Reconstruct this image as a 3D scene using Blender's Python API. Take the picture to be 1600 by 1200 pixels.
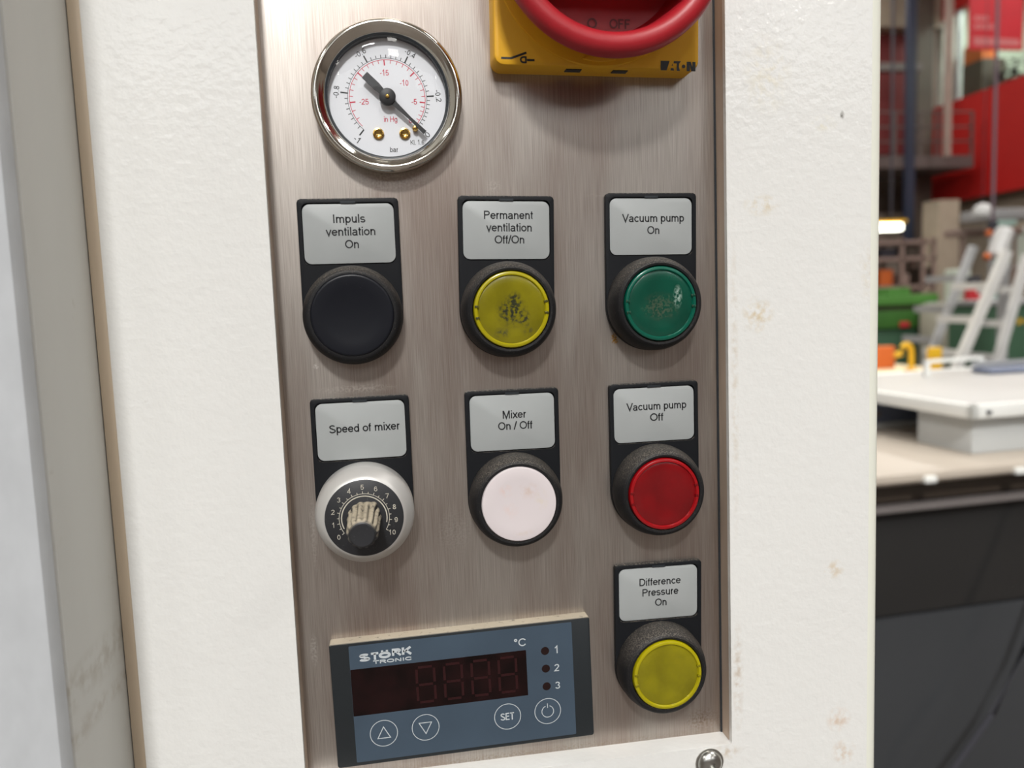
import bpy, bmesh, math, random
from mathutils import Vector, Matrix
random.seed(4)
scene = bpy.context.scene
for o in list(bpy.data.objects):
    bpy.data.objects.remove(o)
COL = scene.collection
PI = math.pi
MM = 0.001
Z0 = 1.400            # height of the panel's reference point above the floor, metres

# ------------------------------------------------------------------ camera
F_PX = 1240.22
CAM = Vector((-0.0363, -0.2486, Z0 + 0.0269))
R3 = Matrix(((0.988042, 0.14531, 0.051565), (-0.149662, 0.984252, 0.094071), (-0.037083, -0.100663, 0.994229)))
cd = bpy.data.cameras.new('camera')
cam = bpy.data.objects.new('camera', cd)
COL.objects.link(cam)
rt, fw, up = R3.col[0], R3.col[1], R3.col[2]
cam.matrix_world = Matrix(((rt[0], up[0], -fw[0], CAM[0]), (rt[1], up[1], -fw[1], CAM[1]), (rt[2], up[2], -fw[2], CAM[2]), (0, 0, 0, 1)))
cd.sensor_width = 36
cd.lens = F_PX / 1600 * 36
cd.clip_start = 0.01
cd.clip_end = 100
cd.dof.use_dof = True
cd.dof.focus_distance = 0.250
cd.dof.aperture_fstop = 11.5
scene.camera = cam

# ------------------------------------------------------------------ world, lights, exposure
w = bpy.data.worlds.new('world')
scene.world = w
w.use_nodes = True
w.node_tree.nodes['Background'].inputs[0].default_value = (0.9, 0.93, 1.0, 1)
w.node_tree.nodes['Background'].inputs[1].default_value = 0.6
scene.view_settings.view_transform = 'Standard'
scene.view_settings.look = 'None'
scene.view_settings.gamma = 1
scene.view_settings.use_curve_mapping = False
scene.view_settings.exposure = -0.68
scene.cycles.use_denoising = True
scene.cycles.max_bounces = 8
scene.cycles.diffuse_bounces = 4
scene.cycles.sample_clamp_indirect = 6

def area(name, loc, size, power, color=(1, 1, 1), target=None):
    l = bpy.data.lights.new(name, 'AREA')
    l.shape = 'RECTANGLE'
    l.size, l.size_y = size
    l.energy = power
    l.color = color
    o = bpy.data.objects.new(name, l)
    COL.objects.link(o)
    o.location = loc
    if target is not None:
        o.rotation_euler = (Vector(target) - Vector(loc)).to_track_quat('-Z', 'Y').to_euler()
    return o

HALL_X0, HALL_X1, HALL_Y0, HALL_Y1, HALL_H = -16, 17, -18, 18.2, 9.5
# rows of high bay lamps under the hall roof
area('hall_lamp_key', (-1.5, -8.9, 9.1), (1.3, 1.0), 1650, (1.0, 0.985, 0.965), (0, 0, 1.2))
for lx in (-8, 0, 8):
    for ly in (-15.0, -5.0, 3.5, 11.0, 16.0):
        area('hall_lamp', (lx + 0.8, ly, 9.1), (0.9, 3.2), 330, (1.0, 0.98, 0.94))
area('hall_lamp', (12.0, 9.0, 9.0), (1.4, 3.0), 500, (1.0, 0.98, 0.95))
area('hall_lamp', (4.5, -0.5, 8.5), (1.5, 1.5), 300, (1.0, 0.98, 0.95), (1.3, 1.2, 1.2))

# ------------------------------------------------------------------ helpers
def P(x, y, z):
    """panel millimetres -> world metres"""
    return Vector((x * MM, y * MM, Z0 + z * MM))

def at(px, py, y):
    """world point where the line of sight through a pixel meets the plane of depth y (metres)"""
    d = R3 @ Vector(((px - 800) / F_PX, 1, -(py - 600) / F_PX))
    return CAM + d * ((y - CAM[1]) / d[1])

def setp(o, label=None, cat=None, group=None, kind=None):
    if label: o['label'] = label
    if cat: o['category'] = cat
    if group: o['group'] = group
    if kind: o['kind'] = kind
    return o

def thing(name, loc, label, cat, group=None, rot=(0, 0, 0)):
    o = bpy.data.objects.new(name, None)
    o.empty_display_size = 0.02
    COL.objects.link(o)
    o.location = loc
    o.rotation_euler = rot
    return setp(o, label, cat, group)

_COPIES = {}
def link(name, me, mat=None, parent=None, loc=(0, 0, 0), rot=(0, 0, 0), smooth=35):
    if mat is not None:
        if len(me.materials) and me.materials[0] is not mat:
            key = (me.name, mat.name)
            if key not in _COPIES: _COPIES[key] = me.copy()
            me = _COPIES[key]
        me.materials.clear()
        me.materials.append(mat)
    if smooth:
        for p in me.polygons:
            p.use_smooth = True
        me.set_sharp_from_angle(angle=math.radians(smooth))
    o = bpy.data.objects.new(name, me)
    COL.objects.link(o)
    o.location = loc
    o.rotation_euler = rot
    if parent is not None:
        o.parent = parent
    return o

def from_bm(bm, name='m'):
    bmesh.ops.recalc_face_normals(bm, faces=bm.faces[:])
    me = bpy.data.meshes.new(name)
    bm.to_mesh(me)
    bm.free()
    return me

def lathe(prof, seg=96, s=MM, cx=0, cz=0):
    """prof: (radius, height towards viewer) in mm; axis along -Y"""
    bm = bmesh.new()
    rings = []
    for r, h in prof:
        if r < 1e-6:
            rings.append([bm.verts.new((cx * s, -h * s, cz * s))])
        else:
            rings.append([bm.verts.new(((cx + r * math.cos(2 * PI * k / seg)) * s, -h * s, (cz + r * math.sin(2 * PI * k / seg)) * s)) for k in range(seg)])
    for a, b in zip(rings, rings[1:]):
        for k in range(seg):
            k2 = (k + 1) % seg
            if len(a) == 1 and len(b) == 1: continue
            if len(a) == 1: bm.faces.new((a[0], b[k], b[k2]))
            elif len(b) == 1: bm.faces.new((a[k], a[k2], b[0]))
            else: bm.faces.new((a[k], a[k2], b[k2], b[k]))
    return from_bm(bm)

def rrect(x0, z0, x1, z1, r=0, n=6, radii=None):
    """rounded rectangle outline, counter clockwise; radii: bl, br, tr, tl"""
    rs = radii or (r, r, r, r)
    pts = []
    for (cx, cz, a0, rr) in ((x0, z0, 180, rs[0]), (x1, z0, 270, rs[1]), (x1, z1, 0, rs[2]), (x0, z1, 90, rs[3])):
        sx = 1 if cx == x0 else -1
        sz = 1 if cz == z0 else -1
        if rr <= 0:
            pts.append((cx, cz)); continue
        for k in range(n + 1):
            a = math.radians(a0 + 90 * k / n)
            pts.append((cx + sx * rr + rr * math.cos(a), cz + sz * rr + rr * math.sin(a)))
    return pts

def inset(pts, d):
    """move every outline point inwards by d (outline counter clockwise)"""
    out = []
    n = len(pts)
    for k in range(n):
        a, b, c = Vector(pts[k - 1]), Vector(pts[k]), Vector(pts[(k + 1) % n])
        e1, e2 = (b - a), (c - b)
        if e1.length < 1e-9: e1 = e2
        if e2.length < 1e-9: e2 = e1
        e1.normalize(); e2.normalize()
        n1, n2 = Vector((-e1.y, e1.x)), Vector((-e2.y, e2.x))
        m = n1 + n2
        if m.length < 1e-6: m = n1
        m = m / max(m.length_squared, 1e-6) * 2
        out.append((b.x + m.x * d, b.y + m.y * d))
    return out

def circ(cx, cz, r, n=48, a0=0):
    return [(cx + r * math.cos(a0 + 2 * PI * k / n), cz + r * math.sin(a0 + 2 * PI * k / n)) for k in range(n)]

def slab(outer, h0, h1, bev=0.0, holes=(), s=MM, back=False):
    """plate seen from -Y: walls from h0 to h1 and a front face at h1 (mm towards the viewer), with holes [(outline, floor height or None)]"""
    bm = bmesh.new()
    def ring(pts, h):
        return [bm.verts.new((x * s, -h * s, z * s)) for x, z in pts]
    def wall(a, b):
        n = len(a)
        for k in range(n):
            try: bm.faces.new((a[k], a[(k + 1) % n], b[(k + 1) % n], b[k]))
            except ValueError: pass
    if bev > 0:
        loops = [ring(outer, h0), ring(outer, h1 - bev), ring(inset(outer, bev * 0.3), h1 - bev * 0.3), ring(inset(outer, bev), h1)]
    else:
        loops = [ring(outer, h0), ring(outer, h1)]
    for a, b in zip(loops, loops[1:]): wall(a, b)
    if back: bm.faces.new(loops[0])
    top = loops[-1]
    if not holes:
        bm.faces.new(top)
    else:
        edges = [bm.edges.get((top[k], top[(k + 1) % len(top)])) for k in range(len(top))]
        floors = []
        for pts, hf in holes:
            hl = ring(pts, h1)
            for k in range(len(hl)):
                edges.append(bm.edges.new((hl[k], hl[(k + 1) % len(hl)])))
            floors.append((hl, pts, hf))
        bmesh.ops.triangle_fill(bm, use_beauty=True, use_dissolve=False, edges=edges)
        for hl, pts, hf in floors:
            if hf is None: hf2 = h0
            else: hf2 = hf
            fl = ring(pts, hf2)
            wall(hl, fl)
            if hf is not None: bm.faces.new(fl)
    return from_bm(bm)

def boxes(lst, bev=0.0):
    """lst of (x0,x1,y0,y1,z0,z1) in metres -> one mesh"""
    bm = bmesh.new()
    for x0, x1, y0, y1, z0, z1 in lst:
        v = [bm.verts.new((x, y, z)) for x in (x0, x1) for y in (y0, y1) for z in (z0, z1)]
        for f in ((0, 1, 3, 2), (4, 6, 7, 5), (0, 4, 5, 1), (2, 3, 7, 6), (0, 2, 6, 4), (1, 5, 7, 3)):
            bm.faces.new([v[k] for k in f])
    if bev > 0:
        bmesh.ops.recalc_face_normals(bm, faces=bm.faces[:])
        bmesh.ops.bevel(bm, geom=bm.edges[:], offset=bev, segments=2, affect='EDGES', profile=0.6)
    return from_bm(bm)

def tube(pts, r, seg=12, radii=None):
    """tube through points in metres"""
    bm = bmesh.new()
    rings = []
    n = len(pts)
    pts = [Vector(p) for p in pts]
    for k, p in enumerate(pts):
        d = (pts[min(k + 1, n - 1)] - pts[max(k - 1, 0)]).normalized()
        ref = Vector((0, 0, 1)) if abs(d.z) < 0.9 else Vector((1, 0, 0))
        a = d.cross(ref).normalized(); b = d.cross(a)
        rr = radii[k] if radii else r
        rings.append([bm.verts.new(p + a * (rr * math.cos(2 * PI * j / seg)) + b * (rr * math.sin(2 * PI * j / seg))) for j in range(seg)])
    for a, b in zip(rings, rings[1:]):
        for j in range(seg):
            bm.faces.new((a[j], a[(j + 1) % seg], b[(j + 1) % seg], b[j]))
    bm.faces.new(rings[0]); bm.faces.new(rings[-1])
    return from_bm(bm)

def beam(a, b, wx, wy):
    """square bar from a to b"""
    bm = bmesh.new()
    a, b = Vector(a), Vector(b)
    d = (b - a).normalized()
    ref = Vector((0, 1, 0)) if abs(d.y) < 0.9 else Vector((1, 0, 0))
    u = d.cross(ref).normalized(); v = d.cross(u)
    q = [[bm.verts.new(p + u * (sx * wx / 2) + v * (sy * wy / 2)) for sx, sy in ((-1, -1), (1, -1), (1, 1), (-1, 1))] for p in (a, b)]
    for k in range(4): bm.faces.new((q[0][k], q[0][(k + 1) % 4], q[1][(k + 1) % 4], q[1][k]))
    bm.faces.new(q[0]); bm.faces.new(q[1])
    return from_bm(bm)

def stroke(polys, wdt, h, s=MM):
    """flat printed strokes: each poly a list of (x,z); closed if first == last"""
    bm = bmesh.new()
    for pts in polys:
        closed = pts[0] == pts[-1]
        q = [Vector(p) for p in (pts[:-1] if closed else pts)]
        n = len(q)
        L, Rr = [], []
        for k in range(n):
            a = q[k - 1] if (closed or k > 0) else q[k]
            c = q[(k + 1) % n] if (closed or k < n - 1) else q[k]
            b = q[k]
            e1 = (b - a) if (b - a).length > 1e-9 else (c - b)
            e2 = (c - b) if (c - b).length > 1e-9 else (b - a)
            e1 = e1.normalized(); e2 = e2.normalized()
            m = Vector((-e1.y, e1.x)) + Vector((-e2.y, e2.x))
            m = m / max(m.length_squared, 0.3) * wdt
            L.append(bm.verts.new(((b.x + m.x) * s, -h * s, (b.y + m.y) * s)))
            Rr.append(bm.verts.new(((b.x - m.x) * s, -h * s, (b.y - m.y) * s)))
        for k in range(n if closed else n - 1):
            k2 = (k + 1) % n
            bm.faces.new((L[k], Rr[k], Rr[k2], L[k2]))
    return from_bm(bm)

def flatpoly(polys, h, s=MM):
    bm = bmesh.new()
    for pts in polys:
        bm.faces.new([bm.verts.new((x * s, -h * s, z * s)) for x, z in pts])
    return from_bm(bm)

def join(meshes):
    bm = bmesh.new()
    for me in meshes:
        bm.from_mesh(me)
    me = bpy.data.meshes.new('m')
    bm.to_mesh(me); bm.free()
    return me

# a plain sans-serif alphabet drawn as strokes; cap height 1, baseline 0
def _el(cx, cy, rx, ry, a0, a1, n=14):
    return [(cx + rx * math.cos(math.radians(a0 + (a1 - a0) * k / n)), cy + ry * math.sin(math.radians(a0 + (a1 - a0) * k / n))) for k in range(n + 1)]
XH = 0.665
def glyphs(q):
    """q = half stroke; returns {char: (advance, [polylines])}"""
    lo, xt, ct = q, XH + 0.06 - q, 1 - q
    mx = (lo + xt) / 2; ry = (xt - lo) / 2
    oval = _el(0.388, mx, 0.29, ry, 0, 360, 24)
    G = {' ': (0.39, []), 'I': (0.39, [[(0.195, 0), (0.195, 1)]]), 'l': (0.31, [[(0.155, 0), (0.155, 1)]]),
     'i': (0.31, [[(0.155, 0), (0.155, XH + .06)], [(0.155, 0.87), (0.155, 1)]]),
     'o': (0.777, [oval]), 'O': (1.087, [_el(0.543, 0.5, 0.44, 0.5 - q, 0, 360, 32)]),
     'c': (0.70, [_el(0.385, mx, 0.285, ry, 38, 322, 20)]), 'C': (1.01, [_el(0.53, 0.5, 0.43, 0.5 - q, 35, 325, 28)]),
     'e': (0.777, [[(0.10, mx + 0.01), (0.67, mx + 0.01)] , _el(0.388, mx, 0.285, ry, 0, 325, 24)]),
     'n': (0.777, [[(0.155, 0), (0.155, XH + .06)], [(0.155, 0.42)] + _el(0.385, 0.42, 0.23, xt - 0.42, 180, 0, 12) + [(0.615, 0)]]),
     'm': (1.164, [[(0.155, 0), (0.155, XH + .06)], [(0.155, 0.42)] + _el(0.368, 0.45, 0.213, xt - 0.45, 180, 0, 12) + [(0.581, 0)], [(0.581, 0.42)] + _el(0.794, 0.45, 0.213, xt - 0.45, 180, 0, 12) + [(1.007, 0)]]),
     'u': (0.777, [[(0.615, 0), (0.615, XH + .06)], [(0.155, XH + .06)] + _el(0.385, 0.30, 0.23, 0.30 - lo, 180, 360, 12) + [(0.615, 0.30)]]),
     'r': (0.465, [[(0.155, 0), (0.155, XH + .06)], [(0.155, 0.40)] + _el(0.36, 0.42, 0.205, xt - 0.42, 180, 75, 8)]),
     'p': (0.777, [[(0.155, -0.27), (0.155, XH + .06)], _el(0.40, mx, 0.265, ry, 0, 360, 24)]),
     'b': (0.777, [[(0.155, 0), (0.155, 1)], _el(0.40, mx, 0.265, ry, 0, 360, 24)]),
     'd': (0.777, [[(0.622, 0), (0.622, 1)], _el(0.375, mx, 0.265, ry, 0, 360, 24)]),
     'g': (0.777, [[(0.622, XH + .06), (0.622, 0.0)] + _el(0.375, -0.02, 0.247, 0.19, 0, -155, 10), _el(0.375, mx, 0.265, ry, 0, 360, 24)]),
     's': (0.70, [_el(0.345, mx + ry / 2 + .005, 0.235, ry / 2, 25, 180, 10)[:-1] + _el(0.345, mx + ry / 2 + .005, 0.235, ry / 2, 180, 262, 5) + _el(0.35, mx - ry / 2, 0.245, ry / 2, 82, -90, 10) + _el(0.35, mx - ry / 2, 0.25, ry / 2, 270, 200, 5)]),
     'S': (0.93, [_el(0.46, 0.73, 0.31, 0.27 - q, 20, 262, 18) + _el(0.47, 0.27, 0.35, 0.27 - q, 82, -90, 12) + _el(0.47, 0.27, 0.36, 0.27 - q, 270, 188, 8)]),
     't': (0.39, [[(0.18, 0.93), (0.18, 0.17)] + _el(0.28, 0.165, 0.10, 0.165 - lo, 180, 285, 6), [(0.03, XH), (0.36, XH)]]),
     'f': (0.39, [[(0.17, 0), (0.17, 0.80)] + _el(0.29, 0.82, 0.12, ct - 0.82, 180, 75, 6), [(0.02, XH), (0.35, XH)]]),
     'v': (0.70, [[(0.06, XH + .06), (0.35, 0.04), (0.64, XH + .06)]]), 'x': (0.70, [[(0.05, XH + .06), (0.65, 0)], [(0.65, XH + .06), (0.05, 0)]]),
     'a': (0.777, [_el(0.36, 0.49, 0.235, xt - 0.49, 165, 0, 12) + [(0.595, 0.14), (0.64, 0.0)], [(0.59, 0.40)] + [(0.42, 0.375)] + _el(0.33, 0.215, 0.235, 0.155, 95, 270, 10) + [(0.48, 0.09), (0.59, 0.22)]]),
     'V': (0.93, [[(0.05, 1), (0.465, 0.06), (0.88, 1)]]), '/': (0.39, [[(0.02, -0.02), (0.37, 1.02)]]),
     'P': (0.93, [[(0.17, 0), (0.17, ct), (0.55, ct)] + _el(0.55, 0.71, 0.25, ct - 0.71, 90, -90, 12) + [(0.17, 1.42 - ct)]]),
     'R': (1.01, [[(0.17, 0), (0.17, ct), (0.60, ct)] + _el(0.60, 0.72, 0.25, ct - 0.72, 90, -90, 12) + [(0.17, 1.44 - ct)], [(0.55, 0.45), (0.93, 0)]]),
     'D': (1.01, [[(0.17, q), (0.17, ct), (0.48, ct)] + _el(0.48, 0.5, 0.42, ct - 0.5, 90, -90, 16) + [(0.17, q)]]),
     'M': (1.164, [[(0.16, 0), (0.16, 1)], [(1.0, 0), (1.0, 1)], [(0.18, 0.98), (0.58, 0.05), (0.98, 0.98)]]),
     'N': (1.01, [[(0.16, 0), (0.16, 1)], [(0.85, 0), (0.85, 1)], [(0.17, 0.97), (0.84, 0.03)]]),
     'H': (1.01, [[(0.16, 0), (0.16, 1)], [(0.85, 0), (0.85, 1)], [(0.16, 0.53), (0.85, 0.53)]]),
     'K': (0.93, [[(0.16, 0), (0.16, 1)], [(0.85, 1), (0.2, 0.37)], [(0.40, 0.56), (0.88, 0)]]),
     'E': (0.93, [[(0.80, ct), (0.17, ct), (0.17, q), (0.82, q)], [(0.17, 0.53), (0.76, 0.53)]]),
     'F': (0.85, [[(0.76, ct), (0.17, ct), (0.17, 0)], [(0.17, 0.51), (0.68, 0.51)]]),
     'T': (0.853, [[(0.03, ct), (0.82, ct)], [(0.426, 0), (0.426, ct)]]),
     '-': (0.465, [[(0.06, 0.38), (0.40, 0.38)]]), '.': (0.39, [[(0.2, 0), (0.2, 0.13)]]), chr(176): (0.56, [_el(0.28, 0.82, 0.13, 0.13, 0, 360, 16)]),
     '0': (0.777, [_el(0.388, 0.5, 0.26, 0.5 - q, 0, 360, 24)]), '1': (0.777, [[(0.45, 0), (0.45, 1), (0.17, 0.74)]]),
     '2': (0.777, [_el(0.385, 0.71, 0.26, 0.29 - q, 170, -25, 12) + [(0.10, q), (0.68, q)]]),
     '3': (0.777, [_el(0.37, 0.74, 0.24, 0.26 - q, 165, -80, 12), _el(0.37, 0.28, 0.27, 0.28 - q, 85, -165, 12)]),
     '4': (0.777, [[(0.70, 0.26), (0.06, 0.26), (0.52, 0.97), (0.52, 0)]]),
     '5': (0.777, [[(0.64, ct), (0.20, ct), (0.14, 0.49)] + _el(0.37, 0.33, 0.27, 0.33 - q, 130, -160, 14)]),
     '6': (0.777, [_el(0.39, 0.33, 0.26, 0.33 - q, 0, 360, 20), _el(0.39, 0.52, 0.27, 0.48 - q, 35, 195, 12)]),
     '7': (0.777, [[(0.08, ct), (0.67, ct), (0.28, 0)]]),
     '8': (0.777, [_el(0.388, 0.745, 0.215, 0.255 - q, 0, 360, 20), _el(0.388, 0.27, 0.265, 0.27 - q, 0, 360, 20)]),
     '9': (0.777, [_el(0.385, 0.67, 0.26, 0.33 - q, 0, 360, 20), _el(0.385, 0.48, 0.27, 0.48 - q, 15, -145, 12)])}
    return G
_G = {}
def text_mesh(txt, cap, width, cx, base, h, bold=0.0, rot=0.0, s=MM, italic=0.0):
    """flat lettering: cap height and line width in mm, centred on cx, baseline at base, in the plane h; bold widens the stroke"""
    q = round(0.058 + bold, 4)
    if q not in _G: _G[q] = glyphs(q)
    G = _G[q]
    polys, x = [], 0
    for c in txt:
        adv, pl = G[c]
        for p in pl: polys.append([(x + a, b_) for a, b_ in p])
        x += adv
    xs = [a for p in polys for a, _ in p]
    x0, x1 = min(xs) - q, max(xs) + q
    kx = width / (x1 - x0) if width else cap
    mid = (x0 + x1) / 2
    ky = cap
    out = []
    ca, sa = math.cos(rot), math.sin(rot)
    for p in polys:
        o = []
        for a, b_ in p:
            X = (a - mid) * kx + italic * b_ * ky; Z = b_ * ky
            o.append((cx + ca * X - sa * Z, base + sa * X + ca * Z))
        if len(p) > 3 and abs(p[0][0] - p[-1][0]) < 1e-6 and abs(p[0][1] - p[-1][1]) < 1e-6: o[-1] = o[0]
        out.append(o)
    return stroke(out, q * (kx + ky), h)

# ------------------------------------------------------------------ materials
def mat(name, base=(0.5, 0.5, 0.5), rough=0.5, metal=0.0, coat=0.0, trans=0.0, spec=0.5, ior=1.5, emit=None, estr=0, noise=None, bump=None, dirt=None, aniso=0.0, sss=0.0):
    """noise=(scale, amount, stretch) varies the colour; bump=(scale, height, stretch); dirt=(scale, threshold, colour, amount)"""
    m = bpy.data.materials.new(name)
    m.use_nodes = True
    nt = m.node_tree
    b = nt.nodes['Principled BSDF']
    b.inputs['Base Color'].default_value = (*base, 1)
    b.inputs['Roughness'].default_value = rough
    b.inputs['Metallic'].default_value = metal
    b.inputs['Coat Weight'].default_value = coat
    b.inputs['Coat Roughness'].default_value = 0.08
    b.inputs['Transmission Weight'].default_value = trans
    b.inputs['Specular IOR Level'].default_value = spec
    b.inputs['IOR'].default_value = ior
    b.inputs['Anisotropic'].default_value = aniso
    if emit: 
        b.inputs['Emission Color'].default_value = (*emit, 1); b.inputs['Emission Strength'].default_value = estr
    N = nt.nodes.new; L = nt.links.new
    tc = N('ShaderNodeTexCoord')
    def mp(st):
        q = N('ShaderNodeMapping'); q.inputs['Scale'].default_value = st
        L(tc.outputs['Object'], q.inputs[0]); return q.outputs[0]
    col = None
    if noise:
        sc, amt, st = noise
        t = N('ShaderNodeTexNoise'); t.inputs['Scale'].default_value = sc; t.inputs['Detail'].default_value = 5
        L(mp(st), t.inputs['Vector'])
        mx = N('ShaderNodeMixRGB'); mx.blend_type = 'MIX'
        mx.inputs[1].default_value = (*[max(0, c * (1 - amt)) for c in base], 1)
        mx.inputs[2].default_value = (*[min(1, c * (1 + amt)) for c in base], 1)
        rmp = N('ShaderNodeMapRange'); rmp.inputs[1].default_value = 0.3; rmp.inputs[2].default_value = 0.7
        L(t.outputs['Fac'], rmp.inputs[0]); L(rmp.outputs[0], mx.inputs[0])
        col = mx.outputs[0]
    if dirt:
        sc, th, dc, amt = dirt
        t = N('ShaderNodeTexNoise'); t.inputs['Scale'].default_value = sc; t.inputs['Detail'].default_value = 8; t.inputs['Roughness'].default_value = 0.7
        L(mp((1, 1, 1)), t.inputs['Vector'])
        rmp = N('ShaderNodeMapRange'); rmp.inputs[1].default_value = th; rmp.inputs[2].default_value = th + 0.08; rmp.inputs[4].default_value = amt
        L(t.outputs['Fac'], rmp.inputs[0])
        mx = N('ShaderNodeMixRGB'); L(rmp.outputs[0], mx.inputs[0])
        if col: L(col, mx.inputs[1])
        else: mx.inputs[1].default_value = (*base, 1)
        mx.inputs[2].default_value = (*dc, 1)
        col = mx.outputs[0]
    if col: L(col, b.inputs['Base Color'])
    if bump:
        sc, ht, st = bump
        t = N('ShaderNodeTexNoise'); t.inputs['Scale'].default_value = sc; t.inputs['Detail'].default_value = 2
        L(mp(st), t.inputs['Vector'])
        bp = N('ShaderNodeBump'); bp.inputs['Strength'].default_value = 1.0; bp.inputs['Distance'].default_value = ht
        L(t.outputs['Fac'], bp.inputs['Height']); L(bp.outputs[0], b.inputs['Normal'])
    return m

def add_stains(m, stains, grain=900):
    """stains: list of ((x,z) mm in object space, radius mm, colour, amount) - marks with ragged edges"""
    nt = m.node_tree; N = nt.nodes.new; L = nt.links.new
    b = nt.nodes['Principled BSDF']
    tc = N('ShaderNodeTexCoord')
    no = N('ShaderNodeTexNoise'); no.inputs['Scale'].default_value = grain; no.inputs['Detail'].default_value = 6
    L(tc.outputs['Object'], no.inputs['Vector'])
    lnk = b.inputs['Base Color'].links
    prev = lnk[0].from_socket if lnk else None
    for (x, z), (rx, rz), colr, amt in stains:
        mp = N('ShaderNodeMapping'); mp.inputs['Location'].default_value = (-x / rx, 0, -z / rz)
        mp.inputs['Scale'].default_value = (1000 / rx, 0, 1000 / rz)
        L(tc.outputs['Object'], mp.inputs[0])
        ln = N('ShaderNodeVectorMath'); ln.operation = 'LENGTH'; L(mp.outputs[0], ln.inputs[0])
        r1 = N('ShaderNodeMapRange'); r1.inputs[1].default_value = 1.0; r1.inputs[2].default_value = 0.2; r1.inputs[3].default_value = 0; r1.inputs[4].default_value = 1
        L(ln.outputs['Value'], r1.inputs[0])
        r2 = N('ShaderNodeMapRange'); r2.inputs[1].default_value = 0.42; r2.inputs[2].default_value = 0.62; r2.inputs[4].default_value = amt
        L(no.outputs['Fac'], r2.inputs[0])
        ml = N('ShaderNodeMath'); ml.operation = 'MULTIPLY'; L(r1.outputs[0], ml.inputs[0]); L(r2.outputs[0], ml.inputs[1])
        mx = N('ShaderNodeMixRGB'); L(ml.outputs[0], mx.inputs[0])
        if prev: L(prev, mx.inputs[1])
        else: mx.inputs[1].default_value = b.inputs['Base Color'].default_value
        mx.inputs[2].default_value = (*colr, 1)
        prev = mx.outputs[0]
    L(prev, b.inputs['Base Color'])
    return m

def dusty(m, colr=(0.33, 0.29, 0.24), amt=0.7, sc=1500, th=0.48):
    """fine dust that has settled on faces turned upwards"""
    nt = m.node_tree; N = nt.nodes.new; L = nt.links.new
    b = nt.nodes['Principled BSDF']
    tc = N('ShaderNodeTexCoord')
    ge = N('ShaderNodeNewGeometry')
    sp = N('ShaderNodeSeparateXYZ'); L(ge.outputs['True Normal'], sp.inputs[0])
    r0 = N('ShaderNodeMapRange'); r0.inputs[1].default_value = 0.15; r0.inputs[2].default_value = 0.8
    L(sp.outputs['Z'], r0.inputs[0])
    no = N('ShaderNodeTexNoise'); no.inputs['Scale'].default_value = sc; no.inputs['Detail'].default_value = 6
    L(tc.outputs['Object'], no.inputs['Vector'])
    r1 = N('ShaderNodeMapRange'); r1.inputs[1].default_value = th; r1.inputs[2].default_value = th + 0.18; r1.inputs[3].default_value = 0.15; r1.inputs[4].default_value = 1
    L(no.outputs['Fac'], r1.inputs[0])
    ml = N('ShaderNodeMath'); ml.operation = 'MULTIPLY'; L(r0.outputs[0], ml.inputs[0]); L(r1.outputs[0], ml.inputs[1])
    m2 = N('ShaderNodeMath'); m2.operation = 'MULTIPLY'; L(ml.outputs[0], m2.inputs[0]); m2.inputs[1].default_value = amt
    lnk = b.inputs['Base Color'].links
    prev = lnk[0].from_socket if lnk else None
    mx = N('ShaderNodeMixRGB'); L(m2.outputs[0], mx.inputs[0])
    if prev: L(prev, mx.inputs[1])
    else: mx.inputs[1].default_value = b.inputs['Base Color'].default_value
    mx.inputs[2].default_value = (*colr, 1)
    L(mx.outputs[0], b.inputs['Base Color'])
    return m

def thin_glass(name, tint=(1, 1, 1), rough=0.0, ior=1.5):
    m = bpy.data.materials.new(name); m.use_nodes = True
    nt = m.node_tree; nt.nodes.clear(); N = nt.nodes.new; L = nt.links.new
    out = N('ShaderNodeOutputMaterial'); mx = N('ShaderNodeMixShader')
    fr = N('ShaderNodeFresnel'); fr.inputs[0].default_value = ior
    tr = N('ShaderNodeBsdfTransparent'); tr.inputs[0].default_value = (*tint, 1)
    gl = N('ShaderNodeBsdfGlossy'); gl.inputs['Roughness'].default_value = rough
    ge = N('ShaderNodeNewGeometry'); iv = N('ShaderNodeMath'); iv.operation = 'SUBTRACT'; iv.inputs[0].default_value = 1; L(ge.outputs['Backfacing'], iv.inputs[1]); mu = N('ShaderNodeMath'); mu.operation = 'MULTIPLY'; L(fr.outputs[0], mu.inputs[0]); L(iv.outputs[0], mu.inputs[1]); L(mu.outputs[0], mx.inputs[0]); L(tr.outputs[0], mx.inputs[1]); L(gl.outputs[0], mx.inputs[2]); L(mx.outputs[0], out.inputs[0])
    return m

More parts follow.
